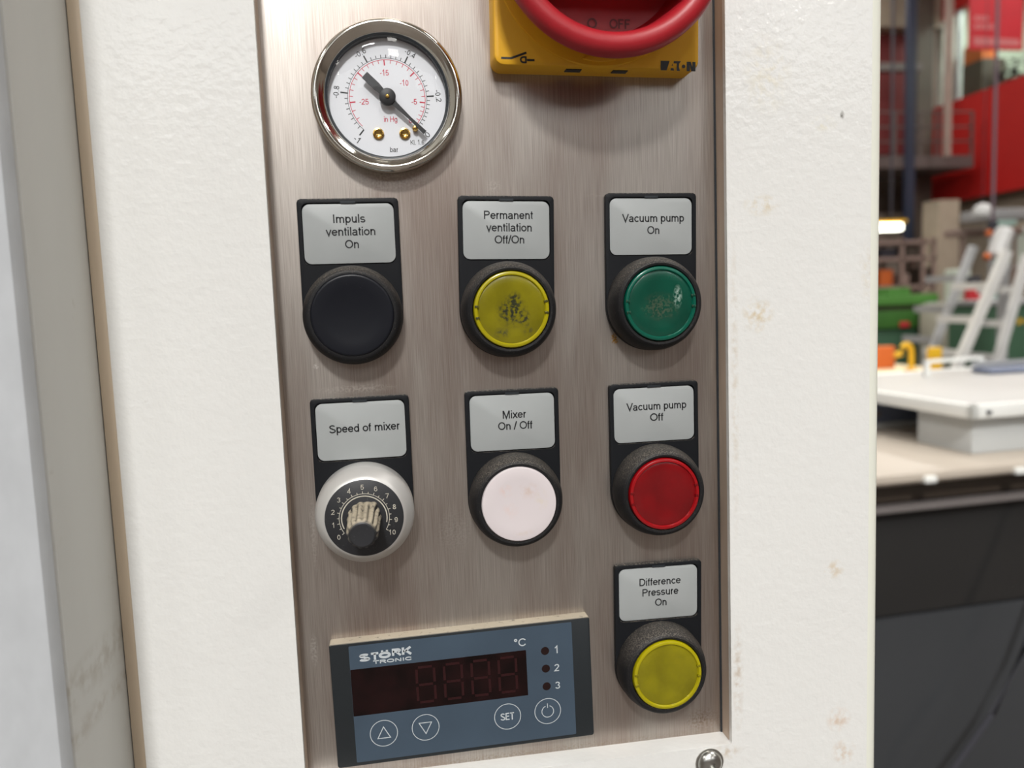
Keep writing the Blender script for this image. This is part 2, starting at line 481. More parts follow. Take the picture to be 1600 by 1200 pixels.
M = {}
M['powder'] = mat('white_powder_coat', (0.775, 0.775, 0.752), 0.14, noise=(14, 0.012, (1, 1, 1)), bump=(420, 0.00017, (1, 1, 1)))
add_stains(M['powder'], [((81, 55), (6.5, 4), (0.62, 0.48, 0.25), 0.6), ((79.5, 20.5), (6, 6.5), (0.60, 0.45, 0.22), 0.6), ((106, -66), (4, 4), (0.60, 0.45, 0.25), 0.6),
    ((108, -119), (5, 5), (0.62, 0.42, 0.27), 0.6), ((110, -131), (5, 5), (0.60, 0.42, 0.27), 0.7), ((108.3, 82.5), (0.9, 1.6), (0.25, 0.24, 0.22), 1.4), ((102, 80), (5, 3), (0.68, 0.6, 0.35), 0.35),
    ((118, 33), (4, 12), (0.62, 0.52, 0.36), 0.35), ((83, 95), (9, 14), (0.74, 0.66, 0.45), 0.35), ((71.5, 0), (1.6, 60), (0.55, 0.44, 0.30), 0.35), ((71.8, -100), (2.2, 22), (0.45, 0.32, 0.2), 0.5),
    ((-125, -70), (7, 10), (0.72, 0.66, 0.6), 0.3), ((66, -126), (8, 3), (0.5, 0.38, 0.24), 0.6), ((-108, 3), (1.2, 0.8), (0.4, 0.36, 0.3), 0.7)], 380)
M['powder_edge'] = mat('painted_sheet_edge', (0.78, 0.79, 0.70), 0.35)
M['sealant'] = mat('beige_sealant', (0.52, 0.42, 0.31), 0.5, noise=(60, 0.1, (1, 1, 0.2)))
M['reveal'] = mat('brown_cutout_edge', (0.47, 0.37, 0.29), 0.5, noise=(120, 0.18, (1, 1, 0.15)))  # side walls of the cutout, browner than the sheet
M['body'] = mat('cabinet_body_paint', (0.7, 0.69, 0.66), 0.45)
M['column'] = mat('pale_grey_paint', (0.53, 0.53, 0.50), 0.5, noise=(10, 0.05, (3, 3, 0.6)), dirt=(40, 0.66, (0.30, 0.26, 0.2), 0.5))
add_stains(M['column'], [((30, 1334), (9, 7), (0.22, 0.17, 0.10), 0.35), ((30, 1322), (9, 4), (0.24, 0.18, 0.11), 0.3)], 260)
M['column_front'] = mat('zinc_grey_front', (0.50, 0.52, 0.54), 0.5, noise=(150, 0.06, (1, 1, 0.5)))
# brushed stainless steel, grain upright
m = bpy.data.materials.new('brushed_stainless'); m.use_nodes = True
nt = m.node_tree; N = nt.nodes.new; L = nt.links.new; b = nt.nodes['Principled BSDF']
b.inputs['Metallic'].default_value = 0.88
b.inputs['Anisotropic'].default_value = 0.4
tg = N('ShaderNodeTangent'); tg.direction_type = 'UV_MAP'; tg.uv_map = 'UVMap'
L(tg.outputs[0], b.inputs['Tangent'])
tc = N('ShaderNodeTexCoord')
mp1 = N('ShaderNodeMapping'); mp1.inputs['Scale'].default_value = (4200, 1, 60); L(tc.outputs['Object'], mp1.inputs[0])
n1 = N('ShaderNodeTexNoise'); n1.inputs['Scale'].default_value = 1.0; n1.inputs['Detail'].default_value = 3; L(mp1.outputs[0], n1.inputs['Vector'])
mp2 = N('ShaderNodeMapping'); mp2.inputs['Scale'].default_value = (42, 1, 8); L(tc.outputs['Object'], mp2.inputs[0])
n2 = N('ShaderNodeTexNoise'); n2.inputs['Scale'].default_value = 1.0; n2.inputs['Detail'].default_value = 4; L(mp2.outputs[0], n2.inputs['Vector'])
c1 = N('ShaderNodeMixRGB'); c1.inputs[1].default_value = (0.385, 0.345, 0.31, 1); c1.inputs[2].default_value = (0.54, 0.50, 0.46, 1)
r1 = N('ShaderNodeMapRange'); r1.inputs[1].default_value = 0.3; r1.inputs[2].default_value = 0.7; L(n1.outputs['Fac'], r1.inputs[0]); L(r1.outputs[0], c1.inputs[0])
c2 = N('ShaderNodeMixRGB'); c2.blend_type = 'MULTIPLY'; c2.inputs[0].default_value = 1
r2 = N('ShaderNodeMixRGB'); r2.inputs[1].default_value = (0.78, 0.69, 0.66, 1); r2.inputs[2].default_value = (1, 1, 1, 1); r2b = N('ShaderNodeMapRange'); r2b.inputs[1].default_value = 0.32; r2b.inputs[2].default_value = 0.6; L(n2.outputs['Fac'], r2b.inputs[0]); L(r2b.outputs[0], r2.inputs[0])  # upright reddish bands: reflections of red surroundings put into the steel's colour
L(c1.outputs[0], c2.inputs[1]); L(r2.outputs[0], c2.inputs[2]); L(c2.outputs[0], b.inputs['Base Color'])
r3 = N('ShaderNodeMapRange'); r3.inputs[1].default_value = 0.3; r3.inputs[2].default_value = 0.7; r3.inputs[3].default_value = 0.27; r3.inputs[4].default_value = 0.36
L(n2.outputs['Fac'], r3.inputs[0]); L(r3.outputs[0], b.inputs['Roughness'])
bp = N('ShaderNodeBump'); bp.inputs['Distance'].default_value = 0.00001; bp.inputs['Strength'].default_value = 0.6
L(n1.outputs['Fac'], bp.inputs['Height']); L(bp.outputs[0], b.inputs['Normal'])
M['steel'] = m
add_stains(m, [((-66, -80), (1.5, 6), (0.7, 0.68, 0.64), 0.9), ((-64, -42), (1.2, 14), (0.7, 0.68, 0.64), 0.5), ((-35, 66), (16, 5), (0.75, 0.7, 0.64), 0.35), ((-3, 63), (3, 3), (0.7, 0.66, 0.6), 0.35),
    ((-20, -45), (7, 9), (0.62, 0.6, 0.56), 0.4), ((34.5, 14.5), (1.6, 2.4), (0.42, 0.22, 0.04), 2.0), ((-60, 10), (1.0, 1.0), (0.8, 0.78, 0.74), 1.5), ((45, 60), (20, 1.2), (0.7, 0.66, 0.6), 0.5),
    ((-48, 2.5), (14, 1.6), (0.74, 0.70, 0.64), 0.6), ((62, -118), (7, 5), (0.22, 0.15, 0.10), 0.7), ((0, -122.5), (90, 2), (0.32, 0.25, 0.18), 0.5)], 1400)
M['black'] = dusty(mat('black_plastic', (0.009, 0.010, 0.012), 0.5, spec=0.18, bump=(2500, 0.00003, (1, 1, 1))), amt=0.45)
M['black_ring'] = dusty(mat('black_ring_plastic', (0.012, 0.012, 0.013), 0.5, spec=0.22, bump=(2600, 0.00005, (1, 1, 1)), dirt=(2400, 0.60, (0.16, 0.14, 0.12), 0.6)), amt=0.4, sc=2600)
M['black_cap'] = mat('black_cap_plastic', (0.005, 0.006, 0.010), 0.38, spec=0.3, dirt=(700, 0.66, (0.12, 0.115, 0.11), 0.6))
M['label'] = mat('grey_label_film', (0.365, 0.385, 0.385), 0.42, noise=(60, 0.03, (1, 1, 1)), dirt=(160, 0.66, (0.36, 0.36, 0.33), 0.6))
M['ink'] = mat('black_print', (0.015, 0.016, 0.018), 0.5)
M['white_cap'] = mat('white_cap_plastic', (0.68, 0.62, 0.63), 0.4)
add_stains(M['white_cap'], [((3, 4), (4.5, 3), (0.60, 0.44, 0.36), 0.5), ((-4, 4.5), (2.5, 2.5), (0.72, 0.48, 0.42), 0.5), ((-3, -2), (3, 3), (0.72, 0.52, 0.46), 0.35), ((7, 1), (2.5, 4), (0.66, 0.58, 0.44), 0.5), ((1, -9), (4, 1.2), (0.62, 0.5, 0.4), 0.4)], 500)
def lens_mat(name, c, edge=None):
    m = mat(name, c, 0.25, coat=0.25, trans=0.3, noise=(110, 0.22, (1, 1, 1)), dirt=(1500, 0.67, (0.3, 0.3, 0.25), 0.35))
    m.node_tree.nodes['Principled BSDF'].inputs['Subsurface Weight'].default_value = 0.0
    return m
M['yellow_lens'] = lens_mat('yellow_lens', (0.30, 0.262, 0.004))
M['yellow_lens_dirty'] = lens_mat('worn_yellow_lens', (0.27, 0.235, 0.004))
add_stains(M['yellow_lens_dirty'], [((0, -0.5), (5.5, 5.5), (0.035, 0.04, 0.02), 1.6), ((1, 2.5), (2.6, 3.5), (0.04, 0.045, 0.02), 1.3), ((4, -3), (2.2, 3), (0.05, 0.05, 0.02), 1.4), ((-3, -7), (3, 2), (0.08, 0.08, 0.03), 1.0), ((5, -6.5), (2.5, 2), (0.1, 0.09, 0.03), 0.8)], 900)
M['green_lens'] = lens_mat('green_lens', (0.001, 0.085, 0.050))
add_stains(M['green_lens'], [((0, -1), (7, 5), (0.16, 0.15, 0.10), 0.6), ((5.5, 2), (1.6, 4), (0.45, 0.6, 0.52), 1.3)], 1300)
M['red_lens'] = lens_mat('red_lens', (0.24, 0.002, 0.005))
RIM = {'yellow_lens': mat('yellow_rim', (0.37, 0.32, 0.003), 0.25, coat=0.2), 'worn_yellow_lens': mat('worn_yellow_rim', (0.36, 0.31, 0.003), 0.25, coat=0.2),
       'green_lens': mat('green_rim', (0.001, 0.092, 0.058), 0.25, coat=0.2), 'red_lens': mat('red_rim', (0.30, 0.003, 0.006), 0.25, coat=0.2)}
M['yellow_plastic'] = mat('yellow_switch_plastic', (0.86, 0.46, 0.018), 0.45)
M['red_plastic'] = mat('red_switch_plastic', (0.40, 0.013, 0.022), 0.40, noise=(60, 0.12, (1, 1, 1)), bump=(2200, 0.00003, (1, 1, 1)))
M['chrome'] = mat('polished_steel', (0.80, 0.77, 0.70), 0.10, 1.0, bump=(35, 0.00012, (1, 1, 1)))
M['chrome_dull'] = mat('dull_steel_case', (0.5, 0.46, 0.38), 0.28, 1.0)
M['satin'] = mat('satin_aluminium', (0.66, 0.65, 0.63), 0.42, 0.55, noise=(50, 0.05, (1, 1, 1)))
M['dial_white'] = mat('white_dial', (0.74, 0.76, 0.80), 0.5)
M['dial_red'] = mat('red_print', (0.55, 0.02, 0.06), 0.5)
M['brass'] = mat('brass', (0.62, 0.40, 0.12), 0.25, 1.0)
M['rubber'] = mat('black_gasket', (0.02, 0.025, 0.03), 0.4)
M['glass'] = thin_glass('clear_glass', ior=1.3)
M['scale_black'] = mat('black_scale_disc', (0.022, 0.023, 0.026), 0.42, dirt=(1500, 0.6, (0.11, 0.11, 0.11), 0.5))
M['scale_print'] = mat('ivory_print', (0.55, 0.52, 0.44), 0.6)
M['knob'] = dusty(mat('black_fluted_knob', (0.02, 0.02, 0.021), 0.5, bump=(1800, 0.00006, (1, 1, 1))), (0.40, 0.35, 0.26), 1.0, 600, 0.3)
M['foil'] = mat('blue_grey_foil', (0.050, 0.076, 0.108), 0.40, noise=(40, 0.10, (1, 1, 1)), dirt=(1500, 0.69, (0.25, 0.27, 0.28), 0.5))
M['window'] = mat('dark_red_window', (0.008, 0.0018, 0.002), 0.25, spec=0.3, dirt=(1400, 0.66, (0.06, 0.02, 0.02), 0.4), noise=(160, 0.6, (1, 1, 1)))
M['foil_print'] = mat('pale_print', (0.52, 0.56, 0.58), 0.5)
M['led_dark'] = mat('unlit_indicator', (0.012, 0.003, 0.003), 0.3)
M['housing'] = dusty(mat('controller_housing', (0.014, 0.018, 0.021), 0.45, bump=(2400, 0.00003, (1, 1, 1))), (0.42, 0.37, 0.285), 1.1, 500, 0.25)
M['bolt'] = mat('bolt_steel', (0.55, 0.55, 0.52), 0.28, 1.0)

# ------------------------------------------------------------------ the setting: factory hall
def struct(name, me, m, smooth=0):
    return setp(link(name, me, m, smooth=smooth), kind='structure')
M['floor'] = mat('hall_floor', (0.085, 0.07, 0.06), 0.6, noise=(0.8, 0.15, (1, 1, 1)))
M['wall'] = mat('hall_wall', (0.30, 0.25, 0.21), 0.8, noise=(0.7, 0.12, (1, 1, 1)))
M['wallback'] = mat('hall_wall_behind', (0.24, 0.19, 0.165), 0.8, noise=(0.5, 0.25, (1, 1, 1)))
M['ceil'] = mat('hall_ceiling', (0.55, 0.52, 0.47), 0.8)
M['redpaint'] = mat('red_cladding', (0.40, 0.010, 0.008), 0.5, noise=(0.4, 0.1, (1, 1, 1)))
M['shaded_red'] = mat('shaded_red_cladding', (0.14, 0.012, 0.012), 0.6)  # shade on the far red wall put into a darker red
X0, X1, Y0, Y1, HH = HALL_X0, HALL_X1, HALL_Y0, HALL_Y1, HALL_H
struct('floor', boxes([(X0, X1, Y0, Y1, -0.2, 0)]), M['floor'])
struct('ceiling', boxes([(X0, X1, Y0, Y1, HH, HH + 0.2)]), M['ceil'])
struct('wall_back', boxes([(X0, X1, Y0 - 0.2, Y0, 0, HH)]), M['wallback'])
struct('wall_front', boxes([(X0, X1, Y1, Y1 + 0.2, 0, HH)]), M['wall'])
struct('wall_left', boxes([(X0 - 0.2, X0, Y0, Y1, 0, HH)]), M['wall'])
struct('wall_right', boxes([(X1, X1 + 0.2, Y0, Y1, 0, HH)]), M['wall'])

# unseen glowing panes, added opposite the panel to brighten the steel's upper reflection
M['fill_glow'] = mat('added_glow_pane', (0.8, 0.85, 0.9), 0.3, emit=(0.93, 0.97, 1.0), estr=2.6)
M['frame_dark'] = mat('window_frame', (0.2, 0.2, 0.2), 0.5)
for k in range(7):
    x0 = -14.7 + k * 4.2
    wf = struct('window_%d' % (k + 1), boxes([(x0, x0 + 3.9, Y0, Y0 + .1, 6.5, 6.62), (x0, x0 + 3.9, Y0, Y0 + .1, 8.9, 9.02), (x0, x0 + .1, Y0, Y0 + .1, 6.62, 8.9), (x0 + 3.8, x0 + 3.9, Y0, Y0 + .1, 6.62, 8.9)]), M['frame_dark'])  # not real windows: frames for the added glowing panes
    for j in range(2):
        link('pane', boxes([(x0 + .12 + j * 1.85, x0 + 1.93 + j * 1.85, Y0 + .02, Y0 + .04, 6.64, 8.88)]), M['fill_glow'], wf, smooth=0)

# ------------------------------------------------------------------ machine cabinet with the recessed panel
XL, XR, DEP, ZB = -70.15, 69.4, 8.2, -123.2
cab = thing('control_cabinet', P(0, 0, 0), 'white powder coated cabinet front framing the recessed steel control panel', 'cabinet')
outer = rrect(-116.6, -620, 118.5, 330, 0)
hole = rrect(XL, ZB, XR, 240, 0.8, 3)
front = link('front_sheet', slab(outer, 6.2, DEP, 0, [(hole, None)]), M['powder'], cab, smooth=0)
# folded edge of the front sheet, turning away on the outer side
bm = bmesh.new()
prof = [(118.5, DEP), (119.6, DEP - 0.05), (121.0, DEP - 0.45), (122.2, DEP - 1.4), (122.8, DEP - 3.0), (122.8, -60)]
rows = [[bm.verts.new((x * MM, -h * MM, z * MM)) for x, h in prof] for z in (-620, 330)]
for k in range(len(prof) - 1): bm.faces.new((rows[0][k], rows[0][k + 1], rows[1][k + 1], rows[1][k]))
link('folded_edge', from_bm(bm), M['powder_edge'], cab, smooth=60)
link('cutout_lip', boxes([(XR * MM, XR * MM + 0.0012, -0.0062, 0.0, ZB * MM, 0.24)]), M['reveal'], cab, smooth=0)
link('cutout_lip', boxes([(XL * MM - 0.0012, XL * MM, -0.0062, 0.0, ZB * MM, 0.24)]), M['reveal'], cab, smooth=0)
link('cutout_lip', boxes([(XL * MM - 0.001, XR * MM + 0.001, -0.0062, 0.0, (ZB - 1.2) * MM, ZB * MM)]), M['powder'], cab, smooth=0)
link('body', boxes([(-0.1166, 0.1222, 0.004, 0.42, -1.36, 0.33)], 0.001), M['body'], cab, smooth=30)
link('sealing_strip', boxes([(-0.1195, -0.1160, -0.0086, 0.03, -0.62, 0.33)], 0.0008), M['sealant'], cab)
# the stainless plate, its own part, with upright grain
bm = bmesh.new()
vs = [bm.verts.new((x * MM, 0, z * MM)) for x, z in ((XL - 1, ZB - 1), (XR + 0.0, ZB - 1), (XR + 0.0, 240), (XL - 1, 240))]
vb = [bm.verts.new((v.co.x, 0.002, v.co.z)) for v in vs]
uv = bm.loops.layers.uv.new('UVMap')
f = bm.faces.new(vs)
for k in range(4): bm.faces.new((vs[k], vb[k], vb[(k + 1) % 4], vs[(k + 1) % 4]))
bm.faces.new(vb[::-1])
for fa in bm.faces:
    for lp in fa.loops: lp[uv].uv = (lp.vert.co.z * 5, lp.vert.co.x * 5)
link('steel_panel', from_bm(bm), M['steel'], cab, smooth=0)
link('panel_gap', boxes([(XR * MM - 0.0006, XR * MM, -0.0004, 0.001, ZB * MM, 0.24)]), M['rubber'], cab, smooth=0)

# pillar beside the cabinet
pil = thing('side_pillar', P(-150, 0, -1400), 'pale grey scratched machine pillar rising beside the white cabinet front', 'pillar')
def prism_z(pts, z0, z1):
    bm = bmesh.new()
    a = [bm.verts.new((x * MM, y * MM, z0 * MM)) for x, y in pts]
    b2 = [bm.verts.new((x * MM, y * MM, z1 * MM)) for x, y in pts]
    n = len(pts)
    for k in range(n): bm.faces.new((a[k], a[(k + 1) % n], b2[(k + 1) % n], b2[k]))
    bm.faces.new(a); bm.faces.new(b2)
    return from_bm(bm)
link('side_face', prism_z([(30.4, 30), (30.4, -8.0), (29.6, -44.5), (26, -47), (-40, -47), (-40, 30)], 0, 1720), M['column'], pil)
link('front_strip', prism_z([(28.8, -44.0), (29.3, -46.5), (28.0, -49.5), (24, -50.5), (-42, -50.5), (-42, -44)], 0, 1722), M['column_front'], pil, smooth=50)

# dome headed bolt on the white sheet
bt = thing('dome_bolt', P(61.3, -DEP, -128.6), 'small steel dome headed bolt in the white sheet below the panel corner', 'bolt')
link('head', lathe([(4.3, 0), (4.3, 0.5), (4.0, 1.3), (3.2, 2.1), (2.0, 2.6), (1.3, 2.7), (1.25, 1.6), (0, 1.5)], 48), M['bolt'], bt)
link('washer', lathe([(4.9, 0), (4.9, 0.35), (4.3, 0.4)], 48), M['bolt'], bt)

# ------------------------------------------------------------------ pressure gauge
GX, GZ = -34.2, 89.0
g = thing('pressure_gauge', P(GX, 0, GZ), 'round vacuum gauge with polished bezel and black pointer above the black button', 'gauge')
link('case', lathe([(21.0, 0), (21.6, 0.6), (21.6, 3.2), (21.0, 4.2)], 128), M['chrome_dull'], g)
link('bezel', lathe([(21.0, 3.6), (21.9, 4.3), (22.05, 5.2), (21.85, 6.2), (21.3, 6.9), (20.7, 7.15), (20.2, 7.0), (19.6, 6.5), (18.9, 5.9), (18.2, 5.4), (18.0, 5.0), (18.0, 4.2)], 160), M['chrome'], g, smooth=80)
link('gasket', lathe([(18.1, 5.2), (17.5, 5.1), (17.3, 4.6), (17.3, 2.2)], 128), M['rubber'], g, smooth=60)
link('glass', lathe([(17.8, 5.0), (16.8, 5.9), (14.5, 6.35), (10, 6.65), (5, 6.8), (0, 6.85)], 96), M['glass'], g, smooth=80)
DH = 2.4
link('dial', lathe([(18.0, DH), (0, DH)], 96), M['dial_white'], g, smooth=0)
def pol(r, deg): return (r * math.cos(math.radians(deg)), r * math.sin(math.radians(deg)))
KB = [(-1.0, 230.5), (-0.8, 172.5), (-0.6, 117.5), (-0.4, 61.5), (-0.2, 3.0), (0.0, -42.5)]
def ang(v, K):
    for (a, x), (b_, y) in zip(K, K[1:]):
        if a <= v <= b_ + 1e-9: return x + (y - x) * (v - a) / (b_ - a)
blk, thick = [], []
for k in range(0, 41):
    v = -1 + k * 0.025
    if k % 8 == 0: continue
    a = ang(v, KB); blk.append([pol(11.7, a), pol(12.6, a)])
for v in (-1, -0.8, -0.6, -0.4, -0.2, 0): 
    a = ang(v, KB); thick.append([pol(11.7, a), pol(13.8, a)])
arc = [pol(11.65, ang(-1 + k / 60, KB)) for k in range(61)]
link('bar_scale', join([stroke(blk, 0.2, DH + .03), stroke(thick, 0.40, DH + .04), stroke([arc], 0.13, DH + .03)]), M['ink'], g, smooth=0)
KR = [(-28, 226), (-25, 186), (-20, 138.5), (-15, 92.5), (-10, 42.5), (-5, -6.3), (0, -42)]
red, rthick = [], []
for k in range(-27, 1):
    a = ang(k, KR)
    (rthick if k % 5 == 0 else red).append([pol(11.1, a), pol(9.5 if k % 5 == 0 else 10.1, a)])
arc = [pol(11.15, ang(-28 + k * 28 / 60, KR)) for k in range(61)]
link('mercury_scale', join([stroke(red, 0.18, DH + .03), stroke(rthick, 0.38, DH + .04), stroke([arc], 0.17, DH + .035)]), M['dial_red'], g, smooth=0)
def rtext(t, cap, wd, r, deg, rot, h, bold=0.01):
    x, z = pol(r, deg); ca, sa = math.cos(math.radians(rot)), math.sin(math.radians(rot))
    return text_mesh(t, cap, wd, x + sa * cap / 2, z - ca * cap / 2, h, bold, math.radians(rot))
H2 = DH + .04
link('bar_figures', join([rtext('-1', 1.7, 1.7, 15.2, 230.5, -38, H2), rtext('-0.8', 1.6, 3.6, 15.0, 173, 82, H2), rtext('-0.6', 1.5, 3.6, 14.9, 119.5, 30, H2), rtext('-0.4', 1.5, 3.4, 14.9, 60.5, -30, H2),
    rtext('-0.2', 1.6, 3.6, 15.1, 3, -83, H2), rtext('0', 1.7, 1.2, 15.5, -43, -135, H2), text_mesh('bar', 1.5, 2.4, 1.2, -15.6, H2, 0.01), text_mesh('Kl. 1.6', 1.4, 4.0, 8.2, -13.5, H2, 0.006)]), M['ink'], g, smooth=0)
link('mercury_figures', join([text_mesh('-25', 1.65, 2.8, -7.0, -1.75, H2, 0.01), text_mesh('-15', 1.65, 2.6, -0.6, 6.6, H2, 0.01), text_mesh('-10', 1.65, 2.6, 5.1, 3.7, H2, 0.01), text_mesh('-5', 1.65, 1.7, 7.8, -1.75, H2, 0.01),
    text_mesh('in Hg', 1.6, 3.9, 0.6, -6.8, H2, 0.008), text_mesh('0', 1.6, 1.0, 6.5, -7.2, H2, 0.01)]), M['dial_red'], g, smooth=0)
ca = math.cos(math.radians(-45)); sa = math.sin(math.radians(-45))
def rotp(pts, deg=-44.5):
    c_, s_ = math.cos(math.radians(deg)), math.sin(math.radians(deg))
    return [(c_ * x - s_ * z, s_ * x + c_ * z) for x, z in pts]
ptr = rotp([(-8.9, -1.15), (-4.2, -1.15), (-2.3, -0.9), (2.0, -0.75), (9, -0.42), (14.8, -0.62), (14.8, 0.62), (9, 0.42), (2.0, 0.75), (-2.3, 0.9), (-4.2, 1.15), (-8.9, 1.15)])
pt = link('pointer', join([slab(ptr, 4.2, 4.7, 0, back=True), lathe([(0, 3.6), (2.4, 3.6), (2.4, 5.0), (2.1, 5.2), (0, 5.2)], 48)]), M['ink'], g)
link('pivot_pin', lathe([(0.6, 5.1), (0.6, 5.5), (0.4, 5.7), (0, 5.75)], 24), M['brass'], pt)
for sx in (-3.2, 4.6):
    link('dial_screw', lathe([(1.65, DH), (1.65, 2.9), (1.3, 3.0), (1.1, 2.8), (0.6, 2.5), (0, 2.45)], 32), M['brass'], g, loc=(sx * MM, 0, -10.3 * MM))
link('stop_pin', lathe([(0.85, DH), (0.9, 3.8), (0.6, 4.3), (0, 4.5)], 24), M['brass'], g, loc=(7.8 * MM, 0, -8.9 * MM))

# ------------------------------------------------------------------ main switch
SX, SZ = 29.6, 128.0
sw = thing('rotary_switch', P(SX, 0, SZ), 'red rotary main switch on a square yellow plate above the panel', 'switch', rot=(0, math.radians(1.1), 0))
base_o = rrect(-31.7, -31.6, 31.7, 31.6, 3.0, 6)
link('base_plate', join([slab(base_o, 0, 9.0, 1.2), lathe([(31.6, 8.6), (31.2, 9.5), (27.5, 9.9), (24, 10.1), (0, 10.1)], 128)]), M['yellow_plastic'], sw, smooth=40)
for x0, x1 in ((-9.6, -4.8), (5.0, 9.6)):
    link('clip_slot', boxes([(x0 * MM, x1 * MM, -0.0070, -0.0042, -0.03185, -0.0315)]), M['rubber'], sw, smooth=0)
link('yellow_notch', slab([(x, z) for x, z in [( -5.2 + 10.4 * k / 12, -29.4 + 2.4 * math.sin(PI * k / 12)) for k in range(12, -1, -1)] + [(-5.2 + 10.4 * k / 12, -29.4 - 0.8 * math.sin(PI * k / 12)) for k in range(1, 12)]], 9, 10.1, 0.2), M['yellow_plastic'], sw)
# rim ring and dished centre in one turned handle
prof = [(24.0, 10.5), (27.0, 20.0)]
for k in range(0, 13):
    a = math.radians(-150 + 300 * k / 12)
    prof.append((30.0 + 3.4 * math.cos(a) * 1.0, 24.5 + 3.6 * math.sin(a)))
prof = [(25.0, 10.4), (26.6, 20.5)] + [(30.0 + 3.5 * math.cos(math.radians(a)), 24.6 + 3.5 * math.sin(math.radians(a))) for a in range(-150, 211, 20)] + [(26.5, 22.5), (25.6, 19.5), (24.6, 14.0), (23.5, 12.4), (0, 11.8)]
hd = link('handle', lathe(prof, 160), M['red_plastic'], sw, smooth=50)
link('grip', slab(rrect(-24.6, -11.0, 24.6, 11.0, 3), 11.5, 31.0, 2.5), M['red_plastic'], hd)
link('handle_lettering', join([text_mesh('O', 3.0, 3.0, -2.9, -21.6, 12.55, 0.03), text_mesh('OFF', 2.8, 6.4, 5.6, -21.4, 12.55, 0.03)]), mat('raised_red_letters', (0.12, 0.002, 0.005), 0.45), hd, smooth=0)
# maker's mark: heavy block letters
k = 11.2 / 98
def EL(pts): return [(19.3 + (x - 27) * 0.113, -29.1 - (z - 24) * 0.100) for x, z in pts]
logo = [EL([(27, 52), (27, 24), (52, 24), (44, 52)][::1]),
        EL([(54, 52), (56, 45), (63, 45), (64.5, 52)]), EL([(58, 38), (60, 31), (61, 38)]),
        EL([(63, 31), (64, 24), (84, 24), (79, 31), (78, 40), (81, 53), (72, 53), (72, 31)]),
        EL([(91.5 + 5 * math.cos(t * PI / 8), 39 + 5.5 * math.sin(t * PI / 8)) for t in range(16)]),
        EL([(100, 53), (100, 25), (109, 25), (109, 53)]), EL([(107, 25), (112, 25), (119, 53), (113, 53)]), EL([(116, 53), (116, 25), (125, 25), (125, 53)])]
lo = link('maker_mark', flatpoly(logo, 9.06), M['ink'], sw, smooth=0)
sym = [[(-29.6, -29.6), (-26.6, -29.6), (-22.0, -27.9)], [(-21.9, -30.0), (-19.6, -30.0)]]
dsh = [(-23.0 + 0.75 * math.cos(math.radians(a)) , -29.95 + 0.75 * math.sin(math.radians(a))) for a in range(90, 271, 30)]
link('isolator_symbol', join([stroke(sym, 0.62, 9.06), stroke([dsh + [(-22.2, -30.7), (-22.2, -29.2), dsh[0]]], 0.5, 9.06)]), M['ink'], sw, smooth=0)

# ------------------------------------------------------------------ push buttons
def plate_outline():
    o = []
    for k in range(0, 33):
        a = math.radians(180 + 180 * k / 32)
        o.append((15 * math.cos(a), -35 + 15 * math.sin(a)))
    o += [(15, -1.2), (14.65, -0.35), (13.8, 0), (-13.8, 0), (-14.65, -0.35), (-15, -1.2)]
    return o
PLATE = slab(plate_outline(), 0, 1.9, 0.35, [(rrect(-13.75, -19.75, 13.75, -1.3, 1.9), 1.1)])
LABEL = slab(rrect(-13.55, -19.4, 13.55, -1.65, 2.2), 1.1, 1.55, 0.12)
NOTCH = boxes([(-0.0022, 0.0022, -0.00195, -0.0016, -0.00155, -0.0009)])
RING = lathe([(14.75, 1.6), (14.85, 2.0), (14.8, 5.2), (14.5, 6.6), (13.9, 8.0), (13.4, 8.7), (12.8, 9.0), (12.2, 9.0), (11.95, 8.7), (11.9, 6.0)], 120)
RING_TALL = lathe([(14.75, 1.6), (14.85, 2.0), (14.8, 5.0), (14.3, 7.4), (13.7, 9.2), (13.2, 9.9), (12.6, 10.2), (12.0, 10.1), (11.8, 9.8), (11.75, 6.0)], 120)
CAP_FLAT = lathe([(11.7, 6), (11.7, 10.2), (11.5, 10.6), (11.1, 10.7), (8, 10.5), (0, 10.4)], 96)
CAP_BLACK = lathe([(12.15, 5), (12.15, 9.0), (11.9, 9.3), (11.4, 9.35), (8, 9.0), (4, 8.7), (0, 8.65)], 96)
LENS_RIM = lathe([(11.55, 6), (11.55, 10.3), (11.35, 10.7), (10.9, 10.9), (10.5, 10.85), (10.35, 10.45), (10.2, 10.3)], 96)
LENS_DISC = lathe([(10.3, 10.3), (9.5, 10.55), (7, 10.4), (4, 10.2), (0, 10.1)], 96)
LENS_GROOVE = lathe([(10.45, 10.5), (10.3, 10.42), (10.15, 10.5)], 96)

def control_base(name, x, z, rot, label, cat, lines, group):
    t = thing(name, P(x, 0, z), label, cat, group, rot=(0, -math.radians(rot), 0))
    pl = link('legend_plate', PLATE, M['black'], t)
    link('slot', NOTCH, M['rubber'], pl, smooth=0)
    lb = link('label_insert', LABEL, M['label'], t)
    ms = [text_mesh(txt, 2.55, wd, cx, base, 1.60, 0.022) for txt, wd, cx, base in lines]
    link('lettering', join(ms), M['ink'], lb, smooth=0)
    return t

